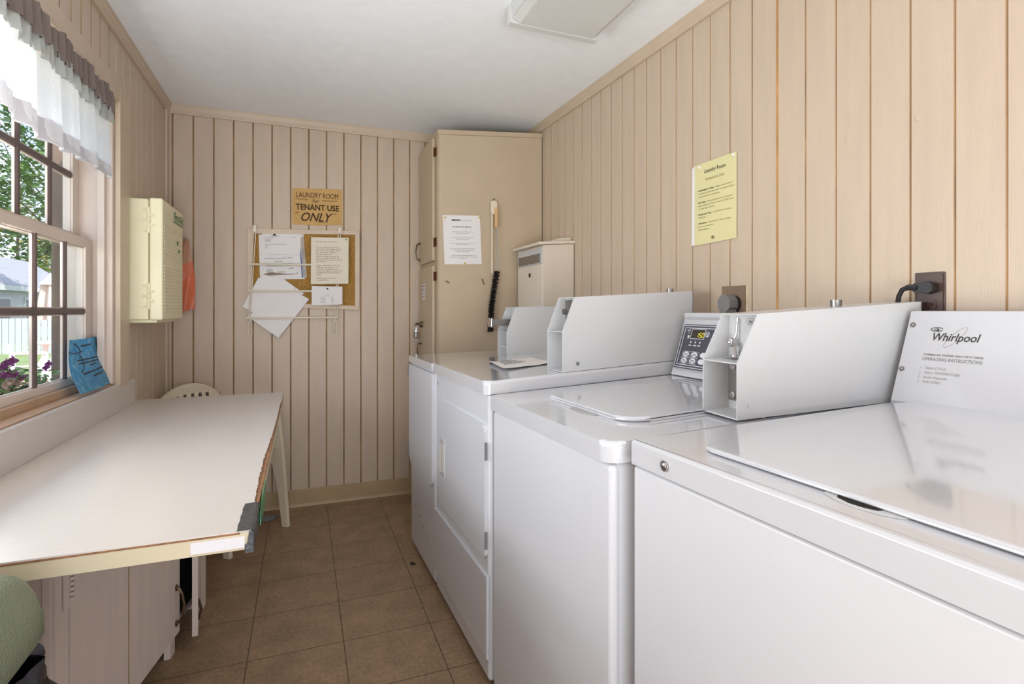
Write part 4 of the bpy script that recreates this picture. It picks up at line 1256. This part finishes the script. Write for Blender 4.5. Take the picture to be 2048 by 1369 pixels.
P = [(.054, .19), (.70, .19), (.715, .79), (.69, .815), (.64, .82), (.07, .768), (.056, .755)]
P = [(.055, .245)] + [(.70, .245), (.70, .80)] + [(.68, .816), (.645, .818)] + [(.085, .772), (.062, .765), (.055, .745)]
slab(t, P, .9485, .958, .006, 3, True); warp(t, TN); ld = obj('lid', t, 'white', wn)
t = NB(); prism(t, [(.060, .535), (.060, .425), (.052, .428), (.043, .445), (.038, .475), (.040, .505), (.050, .528)], 'z', .9484, .9494); warp(t, TN); obj('grip_edge', t, 'meter', ld)
t = NB(); prism(t, [(.058, .515), (.058, .455), (.050, .457), (.045, .472), (.044, .49), (.050, .51)], 'z', .9494, .9500); warp(t, TN); obj('lid_grip', t, 'dark', ld, 'dark grip recess')
sc = [(1.30, .983), (1.375, 1.196), (1.38, 1.2), (1.455, 1.2), (1.455, .983)]
t = NB(); prism(t, [(1.30, .980), (1.374, 1.1925), (1.382, 1.199), (1.455, 1.199), (1.455, .980)], 'y', .215, .868, .003, 3); cn = obj('console', t, 'white', wn)
wp = Sheet((1.30, .866, .983), (0, -1, 0), (.075, 0, .215)); wp.o = wp.o + wp.n * .0006
t = NB(); wp.quad(t, .001, .62, .0035, .226, .0016, .001); obj('instruction_plate', t, 'white', cn)
for x, y in ((.0124, .1919), (.0094, .0824)):
    t = NB(); tube(t, [wp.at(x, y, .0015), wp.at(x, y, .003)], .0062, 14); ball(t, wp.at(x, y, .003), .0042, 10); obj('screw', t, 'steel', cn, 'grey screw')
t = NB(); wp.text(t, 'Whirlpool', .0580, .1558, .0262, shear=.2, width=.0935, bold=.0003, h=.0022)
el = lambda cx, cy, rx, ry, rot, a0=0, a1=360: [(cx + rx * math.cos(a) * math.cos(rot) - ry * math.sin(a) * math.sin(rot), cy + rx * math.cos(a) * math.sin(rot) + ry * math.sin(a) * math.cos(rot)) for a in [R(a0 + (a1 - a0) * q / 40) for q in range(41)]]
wp.line(t, el(.0665, .1822, .0125, .0046, 0, 20, 340), .0016, .0022); wp.line(t, el(.0675, .1818, .006, .0022, 0, 60, 330), .0012, .0022); wp.line(t, el(.0685, .1817, .002, .0009, 0), .001, .0022)
obj('maker_logo', t, 'ink', cn, 'dark grey printed name and swirl')
t = NB(); wp.line(t, el(.1065, .1645, .030, .0085, R(52)), .0008, .0021); obj('logo_ring', t, 'ink3', cn, 'thin pale grey ellipse')
t = NB(); wp.text(t, 'COMMERCIAL WASHER HEAVY DUTY SERIES', .0490, .1195, .0062, width=.118, bold=.0001, h=.0021); wp.text(t, 'OPERATING INSTRUCTIONS', .0488, .1075, .0108, width=.118, h=.0021); obj('heading', t, 'ink2', cn, 'grey printed heading')
t = NB()
for k, (n_, s, wd) in enumerate((('1.', 'Select CYCLE', .0415), ('2.', 'Select TEMPERATURE', .0705), ('3.', 'Insert Payment', .0475), ('4.', 'Press START', .0375))):
    y = .0872 - .0108 * k
    wp.text(t, n_, .0478, y, .0078, h=.0021); wp.text(t, s, .0600, y, .0085, width=wd, h=.0021)
obj('instructions', t, 'ink3', cn, 'pale grey numbered instructions')

# ------------------------------------------------------------------ things on the right wall
def wallsheet(y0, z0):
    return Sheet((xr(y0), y0, z0), (.03, -1, 0), (0, 0, 1))
yn = thing('yellow_notice', 'yellow laundry room notice pinned to the right wall', 'notice', (1.44, 1.6, 1.61))
s_ = wallsheet(1.708, 1.452)
t = NB(); s_.poly(t, [(0, 0), (.212, .006), (.213, .314), (.001, .312)], .004, .0048); obj('sheet', t, 'yellow', yn)
t = NB(); s_.poly(t, [(-.018, .002), (.06, .004), (.06, .30), (-.004, .312), (-.014, .305)], .001, .0038); obj('sleeve_edge', t, 'paper', yn, 'white punched sleeve behind the notice')
t = NB(); s_.text(t, 'Laundry Room', .108, .272, .021, 'CENTER', width=.108, bold=.0003, h=.0055); obj('heading', t, 'inkyd', yn, 'bold dark heading')
t = NB(); s_.text(t, 'Be Respectful to Others', .108, .245, .0105, 'CENTER', width=.095, h=.0055); s_.quad(t, .06, .156, .2425, .2432, .0055)
LL = [(.206, '• Be Mindful of Time:', 'Please return within 5'), (.194, '', 'minutes to move after cycle has ended. Others'), (.182, '', 'are waiting to use machines.'), (.160, '• Be Clean:', 'If you spill bleach or detergent,'), (.148, '', 'please wipe it up. Other tenants DO NOT want'), (.136, '', 'to ruin their clothes.'), (.114, '• Empty Lint Trap:', 'and DO NOT leave lint on'), (.102, '', 'the floor.'), (.080, '• Any Issues', 'with Washer or Dryer, contact'), (.068, '', 'as soon as possible.')]
tb = NB()
for y, b_, s in LL:
    wb = len(b_) * .0041
    if b_: s_.text(tb, b_, .017, y, .0092, width=wb, bold=.0002, h=.0055)
    s_.text(t, s, (.020 + wb + .006) if b_ else .0225, y, .0092, width=len(s) * (.0040 if not b_ else .0038), h=.0055)
s_.scribble(t, .0225, .08, .058, .006, .0055, 33)
obj('print', t, 'inky', yn, 'olive printed lines'); obj('bold_print', tb, 'inkyd', yn, 'bold olive words')
for x, y in ((.028, .300), (.20, .304), (.10, .022)):
    t = NB(); ball(t, s_.at(x, y, .007), .006, 10); obj('push_pin', t, 'paper' if y > .1 else 'recp', yn)
# range receptacle with grey plug
rc = thing('dryer_receptacle', 'square brownish receptacle plate with large grey plug on the right wall', 'outlet', (1.44, 1.51, 1.24))
s_ = wallsheet(1.564, 1.178)
t = NB(); s_.poly(t, rrect(0, .108, 0, .109, .004), 0, .006); obj('cover_plate', t, 'recp', rc)
t = NB(); s_.poly(t, [(.106, -.004), (.116, -.004), (.115, .112), (.1085, .113)], 0, .002); obj('bare_edge', t, mk('bare_plaster_edge', 'd9c7a6', .9, var=.2, vs=40), rc, 'bare pale edge beside the plate')
t = NB(); tube(t, [s_.at(.062, .045, .005), s_.at(.062, .045, .016)], .030, 16); obj('socket_ring', t, 'black', rc, 'dark socket ring')
t = NB(); s_.poly(t, [(.058 + .030 * math.cos(a), .045 + .034 * math.sin(a)) for a in [R(22.5 + 45 * q) for q in range(8)]], .014, .055)
s_.poly(t, [(.034, .0), (.080, .0), (.078, .03), (.036, .03)], .016, .05); obj('grey_plug', t, 'plug', rc, 'large grey octagonal plug')
t = NB(); tube(t, [s_.at(.055, .002, .033), s_.at(.055, -.05, .033), s_.at(.06, -.2, .03)], .012, 10); obj('plug_cable', t, 'plug', rc)
# duplex outlet with black plug
du = thing('wall_outlet', 'brown duplex outlet with black plug and cord on the right wall', 'outlet', (1.46, .87, 1.24))
s_ = wallsheet(.909, 1.178)
t = NB(); s_.poly(t, rrect(0, .068, 0, .117, .004), 0, .003); s_.poly(t, rrect(.004, .064, .004, .113, .004), .003, .0055); obj('cover_plate', t, 'outlet', du)
for y in (.082, .035):
    t = NB(); s_.poly(t, rrect(.017, .051, y - .0145, y + .0145, .011), .005, .0075); fc = obj('socket_face', t, 'outlet', du)
    t = NB(); s_.quad(t, .026, .0285, y - .003, y + .006, .0080); s_.quad(t, .039, .0415, y - .003, y + .005, .0080); tube(t, [s_.at(.034, y - .008, .0072), s_.at(.034, y - .008, .0080)], .0024, 8); obj('slots', t, 'dark', fc)
t = NB(); s_.poly(t, rrect(.012, .055, .066, .090, .006), .008, .034); tube(t, [s_.at(.034, .078, .008), s_.at(.034, .078, .020)], .016, 12); obj('plug', t, 'black', du, 'black plug')
t = NB(); tube(t, [s_.at(.020, .078, .030), s_.at(.004, .080, .036), s_.at(-.010, .074, .038), s_.at(-.018, .058, .038), s_.at(-.022, .03, .038), s_.at(-.025, -.06, .036)], [.0085, .0075, .0062, .006, .006, .006], 8); obj('cord', t, 'black', du, 'black cord')
# painted-over nail heads on the panelling
for y, z, w_ in ((.904, 1.691, 'upper painted knot on the right wall panelling, above the outlet'), (1.09, 1.691, 'painted knot on the right wall panelling, left of the outlet')):
    t = NB(); s_ = wallsheet(y, z); tube(t, [s_.at(0, 0, -.001), s_.at(0, 0, .0015), s_.at(0, 0, .002)], [.009, .008, .004], 12); solo('filled_knot', t, 'wall', w_, 'knot')

# ------------------------------------------------------------------ ceiling light fixture
cf = thing('ceiling_light', 'unlit rectangular fluorescent ceiling light with clear prismatic cover', 'ceiling light', (.93, 1.25, ZC))
t = NB(); prism(t, [(.735, ZC), (.742, 2.315), (1.116, 2.315), (1.123, ZC)], 'y', .70, 1.925, .003); obj('tray', t, 'meter', cf)
t = NB(); prism(t, [(.742, 2.318), (.775, 2.298), (1.09, 2.298), (1.116, 2.318)], 'y', .72, 1.91, .003); obj('lens', t, 'lens', cf)
for y0, y1 in ((1.912, 1.944), (.69, .722)):
    t = NB(); prism(t, [(.732, ZC), (.735, 2.296), (1.119, 2.294), (1.125, ZC)], 'y', y0, y1, .003); obj('end_cap', t, 'lens', cf)

# ------------------------------------------------------------------ scraps on the floor
t = NB(); prism(t, [(.475, 2.535), (.486, 2.53), (.497, 2.537), (.492, 2.548), (.482, 2.56), (.473, 2.548)], 'z', .0005, .006, .001); solo('lint_scrap', t, 'black', 'small dark scrap on the floor beside the dryers', 'scrap')
t = NB(); prism(t, [(-.225, 3.36), (-.19, 3.345), (-.15, 3.37), (-.135, 3.40), (-.17, 3.395), (-.20, 3.40)], 'z', .0005, .022, .004); solo('floor_scrap', t, 'plug', 'grey crumpled scrap on the floor behind the chair leg', 'scrap')

# ------------------------------------------------------------------ outside the window
GZ = -.15
g = NB(); box(g, -60, -.87, -20, 70, GZ - .1, GZ); struct('ground', g, 'grass')
g = NB(); box(g, -8, -.87, 3.0, 13.6, GZ, GZ + .01); struct('patio', g, 'brickp')
g = NB(); box(g, -.90, -.875, -1.6, WY0 - .06, GZ, 2.5); box(g, -.90, -.875, WY1 + .06, 3.75, GZ, 2.5); box(g, -.90, -.875, WY0 - .06, WY1 + .06, GZ, WZ0 - .04); box(g, -.90, -.875, WY0 - .06, WY1 + .06, WZ1 + .05, 2.5); struct('wall_outside', g, 'outer')
t = NB(); box(t, -1.30, -1.14, 3.72, 3.92, GZ, 2.75, .01)
for k in range(4): box(t, -1.306, -1.134, 3.73 + .045 * k, 3.755 + .045 * k, GZ + .1, 2.6, .004)
solo('porch_post', t, 'brownpost', 'brown fluted porch post just outside the window', 'post')
armchair('garden_chair', 'white plastic garden chair standing outside on the patio left of the table', 'white garden chairs', 'plasw', (-4.13, 11.0, GZ + .01), R(20), 1.0)
dup(bpy.data.objects['garden_chair'], (-4.75, 14.5, GZ + .01), R(215), 'white plastic garden chair half hidden behind the patio table outside')
pt = thing('patio_table', 'round white plastic patio table outside below the closed umbrella', 'table', (-4.55, 13.3, GZ))
t = NB(); tube(t, [(-4.45, 13.3, .54), (-4.45, 13.3, .56), (-4.45, 13.3, .585)], [.50, .52, .50], 32); obj('tabletop', t, 'plasw', pt)
for k in range(4):
    a = R(45 + 90 * k); t = NB(); tube(t, [(-4.45 + .36 * math.cos(a), 13.3 + .36 * math.sin(a), GZ + .01), (-4.45 + .30 * math.cos(a), 13.3 + .30 * math.sin(a), .54)], [.03, .05], 8); obj('leg', t, 'plasw', pt)
um = thing('patio_umbrella', 'closed beige patio umbrella standing outside', 'umbrella', (-4.95, 14.3, GZ))
t = NB(); tube(t, [(-4.95, 14.3, GZ + .01), (-4.95, 14.3, 2.06)], .022, 10); obj('pole', t, 'brownpost', um)
rows = []
for z, r_ in ((1.0, .27), (1.3, .25), (1.65, .205), (1.75, .19)):
    rows.append([(-4.95 + (r_ * (1 + .22 * math.cos(8 * a))) * math.cos(a), 14.3 + (r_ * (1 + .22 * math.cos(8 * a))) * math.sin(a), z) for a in [2 * math.pi * k / 64 for k in range(65)]])
t = grid(NB(), rows); bmesh.ops.remove_doubles(t, verts=t.verts[:], dist=.0005); obj('canopy', t, 'umb', um)
rows = [[(-4.95 + r_ * math.cos(a), 14.3 + r_ * math.sin(a), z) for a in [2 * math.pi * k / 24 for k in range(25)]] for z, r_ in ((1.74, .27), (1.80, .22), (1.94, .10), (2.02, .035), (2.05, .005))]
t = grid(NB(), rows); bmesh.ops.remove_doubles(t, verts=t.verts[:], dist=.0005); obj('canopy_cap', t, 'plasw', um)
# petunias in a window box
pb = thing('flower_box', 'window box planted with purple and pale pink petunias outside the window', 'planter', (-1.2, 2.9, .6))
t = NB(); box(t, -1.32, -1.12, 1.9, 3.45, .60, .78, .01); box(t, -1.29, -1.27, 2.0, 2.03, GZ, .61); box(t, -1.29, -1.27, 3.3, 3.33, GZ, .61); obj('trough', t, 'brownpost', pb)
rr = random.Random(11)
t = NB()
for k in range(1700):
    c_ = Vector((rr.gauss(-1.23, .05), rr.uniform(1.9, 3.45), 0)); c_.z = .79 + min(.12, abs(rr.gauss(0, .06))) + (.035 if c_.y < 3.1 else 0)
    a = rr.uniform(0, 6.28); s = rr.uniform(.010, .022)
    u = Vector((math.cos(a), math.sin(a), rr.uniform(-.6, .6))) * s; w = Vector((-math.sin(a), math.cos(a), rr.uniform(-.5, .9))) * s * .6
    t.faces.new([t.verts.new(c_ - u), t.verts.new(c_ + w), t.verts.new(c_ + u), t.verts.new(c_ - w)])
obj('foliage', t, 'foliage', pb)
def blossom(c_, r_, mat):
    t = NB(); c_ = Vector(c_)
    for ring_ in range(2):
        ctr = t.verts.new(c_ + Vector((.004, 0, -.006)))
        vs = [t.verts.new(c_ + Vector((.010 * math.cos(3 * a), r_ * (1 + .12 * math.cos(5 * a)) * math.cos(a), r_ * (1 + .12 * math.cos(5 * a)) * math.sin(a) * .8))) for a in [2 * math.pi * k / 20 for k in range(20)]]
        for k in range(20): t.faces.new((ctr, vs[k], vs[(k + 1) % 20]))
        break
    obj('blossom', t, mat, pb)
for x, y, z, r_, mt in ((-1.2, 2.98, .985, .030, 'purple'), (-1.2, 3.03, .992, .030, 'purple'), (-1.2, 2.95, .972, .024, 'purple'), (-1.2, 3.01, .940, .028, 'purple'), (-1.2, 2.97, .93, .026, 'purple'), (-1.2, 3.06, .93, .026, 'purple'), (-1.2, 3.10, .905, .022, 'purple'), (-1.2, 3.12, .912, .024, 'purple'), (-1.2, 3.02, .90, .026, 'pink'), (-1.2, 3.07, .893, .024, 'pink'), (-1.2, 2.97, .87, .026, 'pink'), (-1.2, 3.40, .945, .026, 'purple'), (-1.2, 3.37, .93, .022, 'purple'), (-1.18, 2.93, .90, .026, 'pink'), (-1.18, 3.0, .85, .026, 'pink'), (-1.19, 2.9, .95, .028, 'purple'), (-1.18, 3.13, .86, .024, 'purple'), (-1.18, 2.99, .995, .028, 'purple')):
    blossom((x, y, z - .018), r_, mt)
# pale fence, house and trees beyond
hs = thing('pool_house', 'low grey roofed house across the lawn outside the window', 'building', (-14.2, 33, GZ))
t = NB(); box(t, -16.0, -12.4, 28, 37.5, GZ, 2.1); obj('wall', t, 'siding', hs)
t = NB(); prism(t, [(-16.5, 2.2), (-14.2, 3.75), (-12.0, 2.2), (-12.0, 2.32), (-14.2, 3.9), (-16.5, 2.32)], 'y', 27.6, 37.9); obj('roof', t, 'roof', hs)
t = NB(); box(t, -12.06, -11.98, 27.6, 37.9, 2.08, 2.3); obj('fascia', t, 'sidingw', hs)
for y in (30.5, 33.0, 35.5):
    t = NB(); box(t, -12.42, -12.34, y - .6, y + .6, .7, 1.8); f = obj('window', t, 'sidingw', hs)
    t = NB(); box(t, -12.36, -12.32, y - .48, y + .48, .8, 1.7); obj('pane', t, 'panel', f)
t = thing('garden_fence', 'pale board fence at the far side of the lawn outside', 'fence', (-9, 21, GZ))
b_ = NB(); x = -14.0
k = 0
while x < -5.6:
    box(b_, x, x + .14, 21 + .0 * k, 21.03, GZ, .95 + .0 * k, .004); x += .16; k += 1
obj('boards', b_, 'sidingw', t)
b_ = NB(); box(b_, -14, -5.5, 21.03, 21.07, .2, .3); box(b_, -14, -5.5, 21.03, 21.07, .7, .8); obj('rail', b_, 'sidingw', t)
def tree(name, label, x, y, h, r_, mat, n, seed, zlow=.35, trunk=.18):
    tr = thing(name, label, 'tree', (x, y, GZ), 'trees beyond the lawn')
    t = NB(); rr = random.Random(seed)
    tube(t, [(x, y, GZ), (x + .1, y, h * .4), (x, y, h * .8)], [trunk, trunk * .7, trunk * .2], 8)
    for k in range(9):
        a = rr.uniform(0, 6.28); z = h * rr.uniform(.3, .7)
        tube(t, [(x, y, z), (x + r_ * .4 * math.cos(a), y + r_ * .4 * math.sin(a), z + h * .12), (x + r_ * .8 * math.cos(a), y + r_ * .8 * math.sin(a), z + h * .2)], [trunk * .35, trunk * .2, trunk * .06], 5)
    obj('trunk', t, 'bark', tr)
    t = NB(); cl = [(Vector((rr.gauss(0, .45), rr.gauss(0, .45), rr.uniform(-1, 1))), rr.uniform(.22, .42)) for _ in range(26)]
    zc, zr = h * (1 + zlow) / 2, h * (1 - zlow) / 2
    for k in range(n):
        c_, s_c = rr.choice(cl)
        p = c_ + Vector((rr.gauss(0, 1), rr.gauss(0, 1), rr.gauss(0, 1))) * s_c * .5
        p = Vector((x + p.x * r_, y + p.y * r_, zc + p.z * zr))
        a = rr.uniform(0, 6.28); s = rr.uniform(.10, .2) * (r_ / 3) ** .4
        u = Vector((math.cos(a), math.sin(a), rr.uniform(-.7, .7))) * s; w = Vector((-math.sin(a), math.cos(a), rr.uniform(-.7, .9))) * s * .7
        t.faces.new([t.verts.new(p - u), t.verts.new(p + w), t.verts.new(p + u), t.verts.new(p - w)])
    obj('crown', t, mat, tr)
tree('shade_tree', 'large green leafy tree behind the closed umbrella outside', -15.5, 44.5, 17.5, 4.6, 'leaf', 5200, 2, .2)
tree('shade_tree', 'tallest most distant green tree, at the left of the window view', -28.5, 73, 29.0, 6.5, 'leaf', 4200, 3, .25)
tree('autumn_tree', 'yellow green low tree rising behind the grey house roof', -20.2, 53.5, 8.6, 3.6, 'leafy', 4200, 4, .1)
tree('shade_tree', 'small green tree nearest the porch post outside', -8.6, 28, 7.0, 1.9, 'leaf', 2600, 6, .2)
